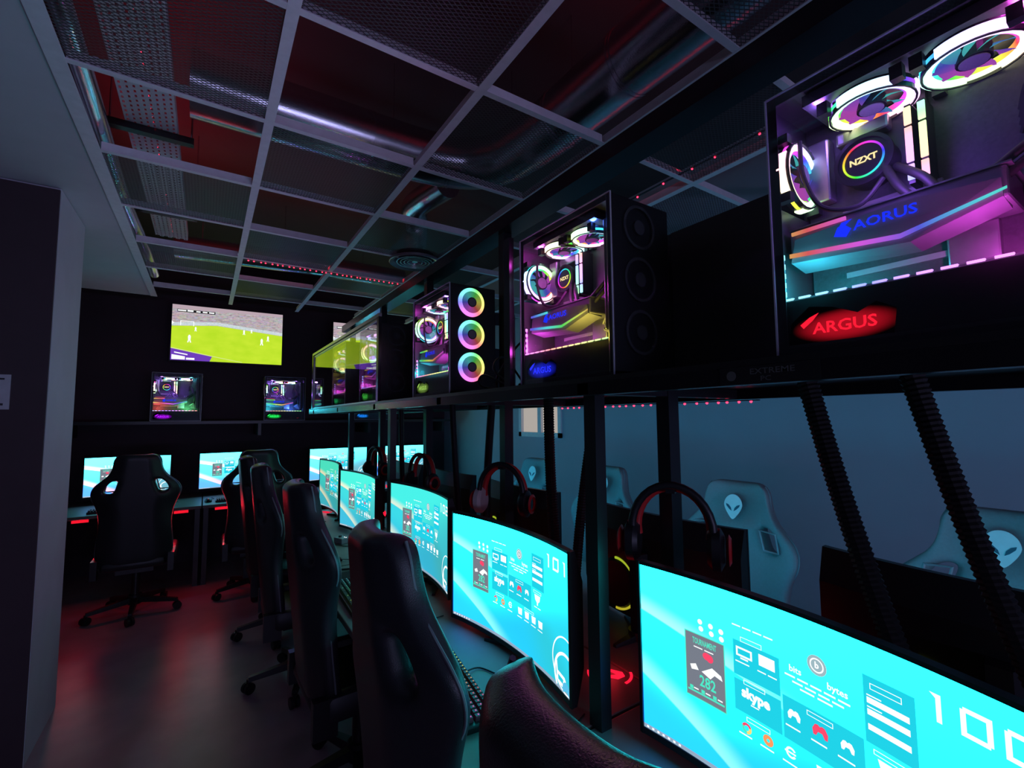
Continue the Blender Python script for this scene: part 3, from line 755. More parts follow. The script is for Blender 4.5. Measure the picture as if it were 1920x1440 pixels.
    vs, fs = text2d('NZXT', .015, .04); q = MB(); q.add([(y, -x, .0436) for x, y in vs], fs); q.build('cooler_lettering', CPUTXT, co, fix=False)
    for dy in (.0, .02):
        tb = MB().tube(spline([(-.01, .07 - dy, .335 - dy), (-.045, .03 - dy, .25 + dy), (-.06, -.03, .20 + dy), (-.055, -.10, .24 + dy), (-.03, -.165, .30 + dy)], 8), .0065, 10).build('coolant_tube', RUBBER, root, smooth=True)
    tb = MB().tube(spline([(-.07, .17, .40), (-.075, .165, .33), (-.07, .14, .265), (-.06, .09, .25), (-.04, .06, .29)], 8), .004, 8).build('coolant_tube', RUBBER, root, smooth=True)
    rad = MB(); rad.bevbox((X0 + .02, Y0 + .024, .13), (.015, Y0 + .05, .43), .003)
    for k in range(14): rad.box((X0 + .03, Y0 + .05, .14 + k * .02), (.005, Y0 + .054, .148 + k * .02))
    rad.build('radiator', DARKST, root)
    # graphics card
    gz = .195
    gp = MB(); gp.bevbox((-.078, -.085, gz - .005), (.02, .192, gz + .040), .004)
    gp.add([(-.082, .19, gz - .02), (-.082, .02, gz - .035), (-.082, -.08, gz - .005), (-.03, -.08, gz - .01), (-.03, .02, gz - .04), (-.03, .19, gz - .03), (-.086, .18, gz + .02), (-.086, .03, gz + .03), (-.086, -.08, gz + .02), (-.03, -.08, gz + .02), (-.03, .03, gz + .03), (-.03, .18, gz + .02)],
           [(0, 1, 7, 6), (1, 2, 8, 7), (2, 3, 9, 8), (3, 4, 10, 9), (4, 5, 11, 10), (5, 0, 6, 11), (0, 5, 4, 1), (1, 4, 3, 2), (6, 7, 10, 11), (7, 8, 9, 10)])
    go = gp.build('graphics_card', pbr('card_shroud_grey', (.22, .22, .24), .35, .3), root)
    MB().box((-.080, -.09, gz + .040), (.02, .192, gz + .0425)).build('back_plate', HEATS, go)
    ac = MB()
    ac.add([(-.0875, .19, gz - .012), (-.0875, .03, gz - .028), (-.0875, -.085, gz + .002), (-.0875, -.085, gz + .006), (-.0875, .03, gz - .020), (-.0875, .19, gz - .004)], [(0, 1, 4, 5), (1, 2, 3, 4)])
    ac.box((-.0875, .10, gz + .028), (-.084, .185, gz + .034)); ac.build('card_accent_light', GPUGLOW, go, color=(hue + .2, power, 0, 1), fix=False)
    vs, fs = text2d('AORUS', .022, .02); q = MB(); q.add([(-.0885, -x * 1.15 + .048, y + gz + .012 + .1 * 0) for x, y in vs], fs)
    q.add([(-.0885, .118, gz + .004), (-.0885, .100, gz - .002), (-.0885, .092, gz + .010), (-.0885, .106, gz + .024), (-.0885, .090, gz + .026), (-.0885, .112, gz + .018)], [(0, 1, 2, 3), (3, 4, 5, 0)])
    q.build('card_lettering', CARDTXT, go, fix=False)
    rb = MB(); rb.box((-.05, .10, gz + .043), (.0, .18, gz + .047)); rb.build('red_card_bar', emit('red_card_light', (1., .08, .12), .9), go)
    # cables
    for k in range(5):
        MB().tube(spline([(-.02 - .006 * k, -.10, .16), (-.06, -.12 - .004 * k, .14 + .01 * k), (-.07, -.15, .125), (-.05, -.165, .10)], 6), .0028, 6).build('power_cable', pbr('sleeved_cable', (.10, .10, .11), .5), root, smooth=True)
    for k in range(4):
        MB().tube(spline([(.02, -.09, .31 + .012 * k), (-.03, -.11, .33 + .01 * k), (-.05, -.13 - .005 * k, .27), (-.03, -.14, .18)], 6), .004, 6).build('power_cable', RUBBER, root, smooth=True)
    # fans
    make_fan('rear_fan', .060, T(-.046, Y1 - .020, .345) @ RX(PI / 2), root, hue + .05, power)
    make_fan('top_fan', .057, T(-.038, .070, .425), root, hue + .55, power)
    make_fan('top_fan', .057, T(-.038, -.056, .425), root, hue + .75, power)
    tr_ = MB(); tr_.box((-.10, -.13, .442), (.02, .15, .462)); tr_.build('top_radiator', DARKST, root)
    # LED strip along the shroud and up the rear corner
    ls = MB(); ls.box((-.0985, Y0 + .03, .102), (-.0925, Y1 - .008, .105)); ls.box((-.0985, Y1 - .0085, .105), (-.0925, Y1 - .0055, .19))
    lso = ls.build('led_strip_tape', GREYP, root)
    dd = MB()
    for k in range(14):
        y = Y1 - .014 - k * .027; dd.box((-.1005, y - .009, .1035), (-.0945, y + .009, .107))
    for k in range(5): dd.box((-.1005, Y1 - .0105, .112 + k * .017), (-.0945, Y1 - .0075, .121 + k * .017))
    dd.build('led_diodes', LEDLINE, lso, color=((hue + .3 if ledh is None else ledh), power, 0, 1))
    # shroud lettering
    vs, fs = text2d('ARGUS', .026, .02); q = MB(); q.add([(X0 + .0068, -x * 1.1 + .105, y + .045) for x, y in vs], fs)
    q.add([(X0 + .0068, .17, .055), (X0 + .0068, .155, .066), (X0 + .0068, .14, .072), (X0 + .0068, .15, .060), (X0 + .0068, .165, .048)], [(0, 1, 2, 3, 4)])
    q.build('shroud_lettering', emit('argus_%.2f_%.2f_%.2f' % argus, argus, 1.5), sh, fix=False)
    q = MB(); q.add([(X0 + .0075, .19, .022), (X0 + .0075, .04, .022), (X0 + .0075, .035, .06), (X0 + .0075, .06, .075), (X0 + .0075, .085, .062), (X0 + .0075, .12, .078), (X0 + .0075, .155, .085), (X0 + .0075, .185, .06)], [tuple(range(8))])
    q.build('shroud_glow_patch', backlit(argus), sh, fix=False)
    LP = [(-.085, .13, .44), (-.085, -.11, .44), (-.09, .16, .125), (-.09, -.08, .125)]
    for k, (p_, col) in enumerate(zip(LP, lights)): point('rgb_light', p_, col, .85 * power, root, .012)
    point('rgb_light', (-.09, .04, .29), lights[0], .9 * power, root, .02)
    return root
VI, MG, CY, GR, YE_, BL_, RD_, WH = (.35, .12, 1), (1, .08, .85), (.05, .8, 1), (.15, 1, .3), (1, .75, .1), (.08, .2, 1), (1, .1, .08), (1, .9, .8)
PX = .9625
G1 = 'lit computers on the near side of the rack'
make_pc((PX, .217, SHZ), 0, 'glass-sided computer nearest the camera with red ARGUS shroud', .45, (VI, MG, CY, MG), (1., .01, .03), 1., 0, G1)
make_pc((PX, 1.025, SHZ), 0, 'glass-sided computer with blue shroud logo and dark front fans', .08, (MG, BL_, MG, YE_), (.02, .03, 1.), 1., 0, G1, frontoff=True, ledh=1.09)
make_pc((PX, 1.965, SHZ), 0, 'computer with three lit rainbow fans on its front', .80, (MG, VI, CY, MG), (.35, .6, .1), 1., 1., G1)
make_pc((PX, 2.92, SHZ), 0, 'computer beside the rack divider with unlit front fans', .55, (VI, YE_, MG, MG), (.1, .9, .1), 1., 0, G1, frontoff=True)
make_pc((PX, 3.72, SHZ), 0, 'farthest computer on the near side of the rack', .62, (YE_, CY, MG, MG), (.02, .8, .2), .9, 0, G1, frontoff=True)
for y, lab in ((.73, 'dark computer on the opposite side of the rack, nearest the camera'), (2.35, 'dark opposite computer behind the one with rainbow fans'), (3.25, 'dark opposite computer at the far end of the rack')):
    make_pc((1.325, y, SHZ), PI, lab, 0, None, None, 0, 0, 'computers on the opposite side of the rack', False, False, True)
# far wall shelf and computers
fs_ = empty('wall_shelf', (.5, 6.15, 1.55)); tag(fs_, 'black shelf on the far wall under the televisions', 'shelf')
MB().box((-1.75, -.45, -.03), (2.3, .25, 0)).build('shelf_board', BLACKM, fs_)
for x in (-1.6, .0, 1.2, 2.2): MB().box((x - .015, -.35, -.16), (x + .015, .25, -.03)).build('bracket', BLACKM, fs_)
for x, lab, hu, li, ar in ((-.245, 'left far-wall computer with purple shroud logo', .50, (VI, CY, RD_, GR), (.5, .01, 1.)), (.735, 'second far-wall computer with green shroud logo', .85, (VI, VI, CY, BL_), (.02, 1., .12)), (1.70, 'third far-wall computer with blue shroud logo', .6, (CY, BL_, CY, BL_), (.01, .25, 1.))):
    make_pc((x, 5.815, 1.55), PI / 2, lab, hu, li, ar, 1.5, .0, 'computers on the far wall shelf', frontoff=True)

# ================================================================== TELEVISIONS
def tv_material():
    mt, nt, out = newmat('tv_football_pitch'); b = NB(nt)
    uv, vec = b.uv(); u, v = uv[0], b.math('SUBTRACT', 1., uv[1])
    n1 = b.noise(vec, 60., 4); n2 = b.noise(vec, 7., 2)
    mp = b.n('ShaderNodeMapping'); mp.inputs['Scale'].default_value = (30, 70, 1); b.lk(vec, mp.inputs[0])
    n3 = b.n('ShaderNodeTexVoronoi'); b.lk(mp.outputs[0], n3.inputs['Vector']); n3.inputs['Scale'].default_value = 1
    grass = b.mix(n2, (.36, .62, .012, 1), (.58, .76, .04, 1))
    crowd = b.mix(n1, (.10, .06, .09, 1), (.55, .45, .50, 1)); hs_ = b.n('ShaderNodeHueSaturation'); hs_.inputs['Saturation'].default_value = .5; b.lk(n3.outputs['Color'], hs_.inputs['Color']); crowd = b.mix(.25, crowd, hs_.outputs[0])
    edge = b.math('ADD', .33, b.math('MULTIPLY', b.math('ABSOLUTE', b.math('SUBTRACT', u, .38)), .16))
    c = b.mix(b.smooth(b.math('SUBTRACT', v, edge), -.005, .005), crowd, grass)
    bd = b.math('MULTIPLY', b.smooth(b.math('SUBTRACT', v, edge), -.07, -.06), b.smooth(b.math('SUBTRACT', v, edge), .0, -.01))
    c = b.mix(b.math('MULTIPLY', bd, .7), c, b.mix(n1, (.25, .5, .55, 1), (.9, .9, .9, 1)))
    e = b.n('ShaderNodeEmission'); b.lk(c, e.inputs[0]); e.inputs[1].default_value = 1.15; b.lk(e.outputs[0], out.inputs[0]); return mt
TVM = tv_material(); TVPUR = emit('tv_banner_purple', (.16, .05, .5), 1.); TVBLK = emit('tv_score_bar', (.01, .01, .012), 1.); TVGREY = emit('tv_stand_pink', (.55, .42, .48), .9)
def make_tv():
    root = empty('television'); W, H = 1.10, .622
    me = bpy.data.meshes.new('picture'); me.from_pydata([(-W / 2, 0, 0), (W / 2, 0, 0), (W / 2, 0, H), (-W / 2, 0, H)], [], [(0, 1, 2, 3)]); l_ = me.uv_layers.new(name='UVMap')
    for lp, q in zip(me.loops, ((0, 0), (1, 0), (1, 1), (0, 1))): l_.data[lp.index].uv = q
    me.materials.append(TVM); pic = bpy.data.objects.new('picture', me); COL.objects.link(pic); pic.parent = root
    hsg = MB()
    for a, b_ in (((-W / 2 - .012, -.004, -.016), (-W / 2, .05, H + .012)), ((W / 2, -.004, -.016), (W / 2 + .012, .05, H + .012)), ((-W / 2, -.004, H), (W / 2, .05, H + .012)), ((-W / 2, -.004, -.016), (W / 2, .05, 0)), ((-W / 2, .003, 0), (W / 2, .05, H))): hsg.box(a, b_)
    hsg.build('bezel', BLACK, root)
    MB().box((-.2, .05, .15), (.2, .115, .45)).build('wall_mount', BLACKM, root)
    def P(name, mat, polys, e=.001):
        mb = MB()
        for q in polys: mb.add([((u - .5) * W, -e, (1 - v) * H) for u, v in q], [tuple(range(len(q)))])
        return tag(mb.build(name, mat, pic, fix=False), kind='stuff')
    def rc(u0, v0, u1, v1): return [(u0, v0), (u1, v0), (u1, v1), (u0, v1)]
    P('stand_roof', TVGREY, [[(0, 0), (1, 0), (1, .05), (0, .075)]])
    P('score_bar', TVBLK, [rc(.04, .08, .365, .125)])
    P('score_lettering', WHITE_E, [rc(.045, .09, .115, .112), rc(.125, .085, .175, .112), rc(.20, .09, .235, .112), rc(.255, .09, .295, .112), rc(.31, .09, .355, .112)], .002)
    pl = []
    for u, v, k in ((.15, .60, 1.2), (.63, .41, .8), (.80, .57, 1.1), (.86, .50, .9), (.70, .38, .6), (.20, .42, .7)):
        pl += [[(u - .010 * k, v - .03 * k), (u - .004 * k, v - .055 * k), (u + .004 * k, v - .055 * k), (u + .010 * k, v - .03 * k), (u + .008 * k, v + .02 * k), (u + .014 * k, v + .06 * k), (u + .006 * k, v + .06 * k), (u, v + .02 * k), (u - .006 * k, v + .06 * k), (u - .014 * k, v + .06 * k), (u - .008 * k, v + .02 * k)]]
    P('players', WHITE_E, pl)
    P('goal_frame', WHITE_E, [rc(.07, .285, .185, .295), rc(.07, .295, .076, .37), rc(.179, .295, .185, .37), [(0, .30), (.02, .33), (0, .36)]])
    P('field_line', emit('tv_line', (.75, .85, .35), 1.), [[(.0, .775), (.36, .90), (.36, .91), (.0, .788)], [(.36, .90), (.62, .985), (.62, .992), (.36, .91)]])
    P('corner_banner', TVPUR, [[(0, .79), (.35, .91), (.33, 1.), (0, 1.)]])
    P('banner_lettering', WHITE_E, [[(.01, .90), (.12, .93), (.12, .985), (.01, .985)], [(.03, .85), (.14, .885), (.14, .905), (.03, .87)], rc(.13, .95, .20, .985)], .002)
    return root
tv = make_tv(); tv.location = (.202, 6.27, 2.225); tv.rotation_euler = (0, 0, R(-1)); tag(tv, 'television showing a football match high on the far wall, fully visible', 'television', 'televisions on the far wall')
t2 = copy_tree(tv); t2.location = (1.905, 6.27, 2.205); tag(t2, 'television showing football, cut off by the rack of computers', 'television', 'televisions on the far wall')

# ================================================================== GAMING CHAIRS
def make_chair():
    root = empty('gaming_chair')                     # faces local -Y, origin on the floor
    # backrest sheet: rows (height along the back, half width)
    rows_ = [(.0, .19), (.04, .235), (.14, .245), (.26, .235), (.38, .225), (.48, .245), (.545, .278), (.60, .285), (.65, .265), (.70, .215), (.745, .172), (.80, .155), (.85, .148), (.885, .13), (.90, .09)]
    ts = [-1., -.88, -.72, -.5, -.25, 0, .25, .5, .72, .88, 1.]
    nr, nc = len(rows_), len(ts); vs = []; fs = []
    def pt(i, j, side):
        h, hw_ = rows_[i]; t = ts[j]; bol = max(0., (abs(t) - .55) / .45)
        wing = math.exp(-((h - .56) / .14) ** 2)
        d = -.055 - .05 * wing * bol ** .8 * (1 - .5 * bol ** 4) - .02 * bol + (.018 if h > .72 else .012) * math.cos(t * PI / 2) * (-1 if h > .72 or h < .3 else 1) * -1
        back = .035 - .05 * bol - .05 * wing * bol
        if i in (0, nr - 1): d *= .55; back *= .3
        y = d if side == 0 else back
        return (t * hw_, y, h)
    for side in (0, 1):
        for i in range(nr):
            for j in range(nc): vs.append(pt(i, j, side))
    N_ = nr * nc
    hole = {(i, j) for i in (7, 8) for j in (2, 7)}      # belt openings
    idx = lambda s_, i, j: s_ * N_ + i * nc + j
    for s_ in (0, 1):
        for i in range(nr - 1):
            for j in range(nc - 1):
                if (i, j) in hole: continue
                q = (idx(s_, i, j), idx(s_, i, j + 1), idx(s_, i + 1, j + 1), idx(s_, i + 1, j)); fs.append(q if s_ == 0 else q[::-1])
    for i in range(nr - 1):
        fs.append((idx(0, i, 0), idx(0, i + 1, 0), idx(1, i + 1, 0), idx(1, i, 0))); fs.append((idx(0, i, nc - 1), idx(1, i, nc - 1), idx(1, i + 1, nc - 1), idx(0, i + 1, nc - 1)))
    for j in range(nc - 1):
        fs.append((idx(0, 0, j), idx(1, 0, j), idx(1, 0, j + 1), idx(0, 0, j + 1))); fs.append((idx(0, nr - 1, j), idx(0, nr - 1, j + 1), idx(1, nr - 1, j + 1), idx(1, nr - 1, j)))
    for j in (2, 7):
        for i in (7, 8):
            for a in (j, j + 1): fs.append((idx(0, i, a), idx(0, i + 1, a), idx(1, i + 1, a), idx(1, i, a)))
        for i in (7, 9): fs.append((idx(0, i, j), idx(0, i, j + 1), idx(1, i, j + 1), idx(1, i, j)))
    mb = MB(); mb.add(vs, fs); bk = mb.build('backrest', LEATHER, root, loc=(0, .20, .397), rot=(R(-6), 0, 0))
    for p_ in bk.data.polygons: p_.use_smooth = True
    md = bk.modifiers.new('round', 'SUBSURF'); md.levels = 2; md.render_levels = 2
    # piping along the outline and belt-hole trims
    PIPE = pbr('pale_piping', (.16, .18, .20), .5)
    for sgn in (-1, 1):
        P_ = [Vector((sgn * w_ * .985, pt(i, nc - 1, 0)[1] * .5 + pt(i, nc - 1, 1)[1] * .5, h)) for i, (h, w_) in enumerate(rows_) if 1 <= i <= 13]
        MB().tube(spline(P_, 4), .004, 6).build('piping', PIPE, bk, smooth=True)
        hx = [sgn * .5 * .275, sgn * .72 * .28]
        q = MB(); hy = -.075
        loop = [(hx[0], hy, .606), (hx[1], hy - .006, .606), (hx[1] * .93, hy - .006, .685), (hx[0] * .86, hy, .69), (hx[0], hy, .606)]
        q.tube(loop, .006, 6); q.build('belt_hole_trim', GREYP, bk)
    # seat
    st2 = MB(); st2.bevbox((-.20, -.27, .40), (.20, .24, .475), .03); st2.build('seat_cushion', LEATHER, root, smooth=True)
    for sgn in (-1, 1):
        q = MB(); q.bevbox((sgn * .195, -.25, .40), (sgn * .265, .20, .505), .028); q.build('seat_bolster', LEATHER, root, smooth=True)
        q = MB(); q.box((sgn * .235 - .02, .16, .36), (sgn * .235 + .02, .25, .50)); q.build('hinge_plate', BLACKM, root)
    MB().box((-.12, -.14, .35), (.12, .14, .40)).build('tilt_mechanism', BLACKM, root)
    MB().cyl(.028, .10, .35, 16).build('gas_lift', BLACKM, root, smooth=True)
    MB().cyl(.045, .075, .15, 16).build('base_hub', BLACK, root, smooth=True)
    for k in range(5):
        a = R(18 + 72 * k); c, q_ = math.cos(a), math.sin(a)
        mb = MB(); mb.add([(-.024 * q_, .024 * c, .09), (.024 * q_, -.024 * c, .09), (.30 * c + .014 * q_, .30 * q_ - .014 * c, .065), (.30 * c - .014 * q_, .30 * q_ + .014 * c, .065), (-.022 * q_, .022 * c, .135), (.022 * q_, -.022 * c, .135), (.30 * c + .012 * q_, .30 * q_ - .012 * c, .09), (.30 * c - .012 * q_, .30 * q_ + .012 * c, .09)],
               [(0, 1, 2, 3), (4, 5, 6, 7), (0, 1, 5, 4), (1, 2, 6, 5), (2, 3, 7, 6), (3, 0, 4, 7)])
        lg = mb.build('base_spoke', BLACK, root)
        mb = MB(); M = T(.30 * c, .30 * q_, .03) @ RZ(a + .5)
        for d in (-.014, .014): mb.cyl(.03, d - .009, d + .009, 16, M @ RX(PI / 2))
        mb.box((-.006, -.01, .0), (.006, .01, .045), M); mb.build('caster', BLACK, lg)
    return root
ch0 = make_chair(); usedc = [False]
def place_chair(x, y, rz, label, group, emblem=False, leather=None):
    c = copy_tree(ch0) if usedc[0] else ch0
    usedc[0] = True
    c.location = (x, y, 0); c.rotation_euler = (0, 0, rz); tag(c, label, 'chair', group)
    bk = [k for k in c.children if k.name.startswith('backrest')][0]
    if leather:
        for k in c.children:
            if k.name.startswith(('backrest', 'seat_')):
                k.data = k.data.copy(); k.data.materials[0] = leather
    if emblem:
        c.scale = (1, 1, .965)
        EM = pbr('pale_emblem_thread', (.75, .8, .8), .6)
        pts = []
        for i in range(36):
            a = 2 * PI * i / 36; xx = math.sin(a); zz = math.cos(a)
            wv = .034 * (1 if zz > 0 else 1 - .52 * (-zz) ** 1.3)
            pts.append((xx * wv, .052 * zz if zz < 0 else .040 * zz))
        q = MB(); q.prism(pts, 0, .003, RX(PI / 2)); eo = q.build('alien_emblem', EM, bk, loc=(0, -.079, .785), rot=(R(-3), 0, 0)); eo.scale = (1.25, 1, 1.25)
        for sgn in (-1, 1):
            q = MB(); q.prism([(sgn * .004, -.022), (sgn * .013, -.016), (sgn * .024, -.004), (sgn * .026, .004), (sgn * .016, .0), (sgn * .007, -.010)], .0032, .0045, RX(PI / 2)); q.build('emblem_eye', pbr('emblem_eye_blue', (.03, .09, .14), .5), eo)
    return c
# the chair's back leans towards +Y locally; rz=+90 turns its front to face +X
for y, x, a, lab in ((.325, .545, 90, 'high-back chair nearest the camera, only its top in view'), (1.13, .625, 90, 'high-back chair in front of the 101 monitor, lit cyan along its edge'), (2.17, .61, 92, 'third high-back chair of the near row, at the 102 monitor'), (3.13, .555, 88, 'fourth high-back chair of the near row'), (3.92, .535, 92, 'last high-back chair of the near row, beside the far desks')):
    place_chair(x, y, R(a), lab, 'chairs of the near row')
place_chair(-.43, 4.95, R(180), 'leftmost high-back chair facing the far wall', 'chairs at the far wall')
place_chair(.42, 4.95, R(178), 'second high-back chair facing the far wall, behind the near row', 'chairs at the far wall')
for y, x, a, lab in ((.39, 1.86, -90, 'grey chair with alien head emblem at the right edge'), (1.245, 1.84, -88, 'grey chair with alien head emblem beside the headset'), (2.12, 1.86, -92, 'grey opposite chair half hidden by a rack post'), (2.85, 1.86, -88, 'grey opposite chair under the small window')):
    place_chair(x, y, R(a), lab, 'chairs of the opposite row', True, LEATHERG)

# ================================================================== DESK CLUTTER
def key_material():
    mt, nt, out = newmat('backlit_keycaps'); b = NB(nt); xyz, vec = b.obj(); _, oc = b.info()
    h = b.math('FRACT', b.math('ADD', oc[0], b.math('MULTIPLY', xyz[0], -1.1)))
    p = b.n('ShaderNodeBsdfPrincipled'); p.inputs['Base Color'].default_value = (.02, .02, .022, 1); p.inputs['Roughness'].default_value = .5
    b.lk(b.hsv(h, .85, 1.), p.inputs['Emission Color'])
    g = b.n('ShaderNodeNewGeometry'); sp = b.n('ShaderNodeSeparateXYZ'); b.lk(g.outputs['Normal'], sp.inputs[0])
    b.lk(b.math('MULTIPLY', oc[1], .004), p.inputs['Emission Strength'])
    b.lk(p.outputs[0], out.inputs[0]); mt.cycles.emission_sampling = 'NONE'; return mt
KEYM = key_material()
KLEG = emit_line('key_legend_light', .85, .8, 0, -1.1)
def make_keyboard():
    root = empty('keyboard')                          # long side along x, user at -y
    MB().bevbox((-.22, -.07, 0), (.22, .07, .018), .004).build('key_deck', BLACK, root)
    kc, lg = MB(), MB()
    for r_ in range(6):
        yy = .055 - r_ * .0215; x = -.212
        while x < .205:
            w_ = .0165 if not (r_ == 5 and -.14 < x < -.02) else .105
            if not (.085 < x < .09 or .155 < x < .158):
                kc.add([(x, yy - .008, .018), (x + w_, yy - .008, .018), (x + w_, yy + .008, .018), (x, yy + .008, .018), (x + .002, yy - .006, .029), (x + w_ - .002, yy - .006, .029), (x + w_ - .002, yy + .007, .029), (x + .002, yy + .007, .029)], [(4, 5, 6, 7), (0, 1, 5, 4), (1, 2, 6, 5), (2, 3, 7, 6), (3, 0, 4, 7)])
                lg.add([(x + w_ / 2 - .0022, yy + .001, .0293), (x + w_ / 2 + .0022, yy + .001, .0293), (x + w_ / 2 + .0022, yy + .0045, .0293), (x + w_ / 2 - .0022, yy + .0045, .0293)], [(0, 1, 2, 3)])
            x += w_ + .0025
    k = kc.build('keycaps', KEYM, root, color=(.2, 1, 0, 1)); tag(k, kind='stuff')
    l_ = lg.build('key_legends', KLEG, k, color=(.2, 1, 0, 1), fix=False); tag(l_, kind='stuff')
    MB().tube(spline([(-.05, .07, .01), (-.06, .12, .004), (.02, .17, .004), (.0, .22, .004)], 6), .0025, 6).build('cable', RUBBER, root, smooth=True)
    return root
def make_mouse():
    root = empty('computer_mouse')
    mb = MB(); vs = []; n, m_ = 14, 6
    for i in range(m_ + 1):
        ph = PI / 2 * i / m_
        for j in range(n):
            a = 2 * PI * j / n; vs.append((.032 * math.cos(a) * math.cos(ph) * (1 - .12 * math.sin(a) ** 2), .06 * math.sin(a) * math.cos(ph), .002 + .036 * math.sin(ph)))
    fs = [(i * n + j, i * n + (j + 1) % n, (i + 1) * n + (j + 1) % n, (i + 1) * n + j) for i in range(m_) for j in range(n)]; fs.append(tuple(range(n))[::-1])
    mb.add(vs, fs); mb.build('mouse_shell', BLACK, root, smooth=True)
    MB().cyl(.009, -.004, .004, 14, T(0, .028, .030) @ RY(PI / 2)).build('scroll_wheel', GREYP, root)
    MB().box((-.004, -.036, .0335), (.004, -.028, .0345)).build('lit_logo', ROGRED, root)
    MB().tube(spline([(0, .058, .008), (.01, .11, .003), (.05, .17, .003), (.03, .26, .003)], 6), .002, 6).build('cable', RUBBER, root, smooth=True)
    return root
kb0, ms0 = make_keyboard(), make_mouse(); kf = [True, True]
def put_kb(x, y, rz, hue, br, lab):
    k = kb0 if kf[0] else copy_tree(kb0); kf[0] = False
    k.location = (x, y, DZ); k.rotation_euler = (0, 0, rz); tag(k, lab, 'keyboard', 'keyboards')
    for c in k.children:
        c.color = (hue, br, 0, 1)
        for d in c.children: d.color = (hue, br, 0, 1)
def put_mouse(x, y, rz, lab):
    k = ms0 if kf[1] else copy_tree(ms0); kf[1] = False
    k.location = (x, y, DZ); k.rotation_euler = (0, 0, rz); tag(k, lab, 'mouse', 'computer mice')
put_kb(.635, 1.31, R(-98), .09, 1., 'backlit keyboard glowing green to red beside the second chair')
put_kb(.62, .42, R(-90), .5, .8, 'backlit keyboard behind the chair nearest the camera')
put_kb(.60, 2.18, R(-92), .33, .8, 'keyboard with green backlight beside the third chair')
put_kb(.60, 3.1, R(-90), .4, .5, 'keyboard on the desk at the fourth chair')
put_kb(.60, 3.92, R(-90), .4, .5, 'keyboard on the desk at the last chair')
put_kb(.33, 5.55, 0, .6, .15, 'unlit keyboard on the far desk beside the second chair'); put_kb(-.62, 5.52, R(4), .6, .15, 'keyboard on the far left desk')
put_mouse(.62, 1.0, R(-85), 'mouse on the desk by the cyan 101 monitor'); put_mouse(.585, 1.86, R(-100), 'mouse on the desk below the pale green third monitor'); put_mouse(.62, 2.80, R(-95), 'mouse on the desk farther along, past the tangled cable')
put_mouse(.05, 5.56, 0, 'mouse on the middle far desk'); put_mouse(-.25, 5.56, 0, 'mouse on the left far desk')
# small audio control boxes with lit buttons, under monitors
WLED = emit('white_pin_led', (1., .85, .85), 3.)
for x, y, lab in ((.77, 2.02, 'small audio control box with white lights under the 102 monitor'), (.78, 1.20, 'small control box with two lights under the 101 monitor'), (.77, 3.2, 'small control box under the 103 monitor')):
    o = empty('audio_box', (x, y, DZ), R(20)); tag(o, lab, 'control box', 'audio control boxes')
    MB().bevbox((-.03, -.045, 0), (.03, .045, .035), .004).build('box_body', GREYP, o)
    MB().cyl(.010, .035, .045, 14, T(0, .018, 0)).build('dial', BLACK, o)
    for q in (-.03, -.012): MB().cyl(.0025, .035, .0365, 8, T(.012, q, 0)).build('pin_light', WLED, o)
for pts, lab in (([(.70, 1.99, DZ + .004), (.72, 1.90, DZ + .004), (.68, 1.82, DZ + .004), (.72, 1.79, DZ + .004), (.77, 1.80, DZ + .004), (.80, 1.9, DZ + .004)], 'loose black cable looping on the desk near the 102 monitor'), ([(.56, 2.78, DZ + .004), (.64, 2.72, DZ + .004), (.60, 2.65, DZ + .004), (.70, 2.61, DZ + .004), (.78, 2.66, DZ + .004)], 'loose black cable on the desk near the 103 monitor')):
    tag(MB().tube(spline(pts, 8), .004, 8).build('desk_cable', RUBBER, smooth=True), lab, 'cable', 'loose desk cables')
# mouse mats
for y, lab in ((1.62, 'dark mouse mat between the 101 and 102 monitors'), (2.44, 'dark mouse mat left of the 102 monitor')):
    tag(MB().bevbox((.52, y - .14, DZ), (.74, y + .14, DZ + .003), .001).build('mouse_mat', pbr('mat_cloth', (.03, .026, .028), .8)), lab, 'mouse mat', 'mouse mats')

# red logo patches that the monitor stands throw on the desk: projected light built as thin glowing shapes
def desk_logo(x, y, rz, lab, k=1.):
    o = empty('projected_logo', (x, y, DZ + .0005), rz); tag(o, lab, 'light logo', 'red logos projected on the desks')
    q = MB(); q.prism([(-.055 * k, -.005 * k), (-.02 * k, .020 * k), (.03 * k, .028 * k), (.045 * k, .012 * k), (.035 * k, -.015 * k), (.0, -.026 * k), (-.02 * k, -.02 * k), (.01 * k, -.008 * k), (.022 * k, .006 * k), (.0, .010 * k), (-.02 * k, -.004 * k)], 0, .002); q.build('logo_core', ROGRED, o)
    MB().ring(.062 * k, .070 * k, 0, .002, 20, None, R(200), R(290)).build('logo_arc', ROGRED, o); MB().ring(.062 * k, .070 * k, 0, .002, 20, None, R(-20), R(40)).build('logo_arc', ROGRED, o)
    point('logo_glow', (0, 0, .03), (1, .02, .04), .12, o, .03)  # added lamp imitating the glow around the projected logo
desk_logo(1.085, 1.10, R(-70), 'projected red logo on the desk between the two nearest monitors')
desk_logo(1.02, 2.60, R(-70), 'projected red logo on the desk just beyond the 102 monitor', .9)
desk_logo(1.0, 1.86, R(-70), 'projected red logo on the desk between the 101 and 102 monitors', .8)
desk_logo(.9, 4.33, R(-70), 'projected red logo at the far end of the desks', .8)

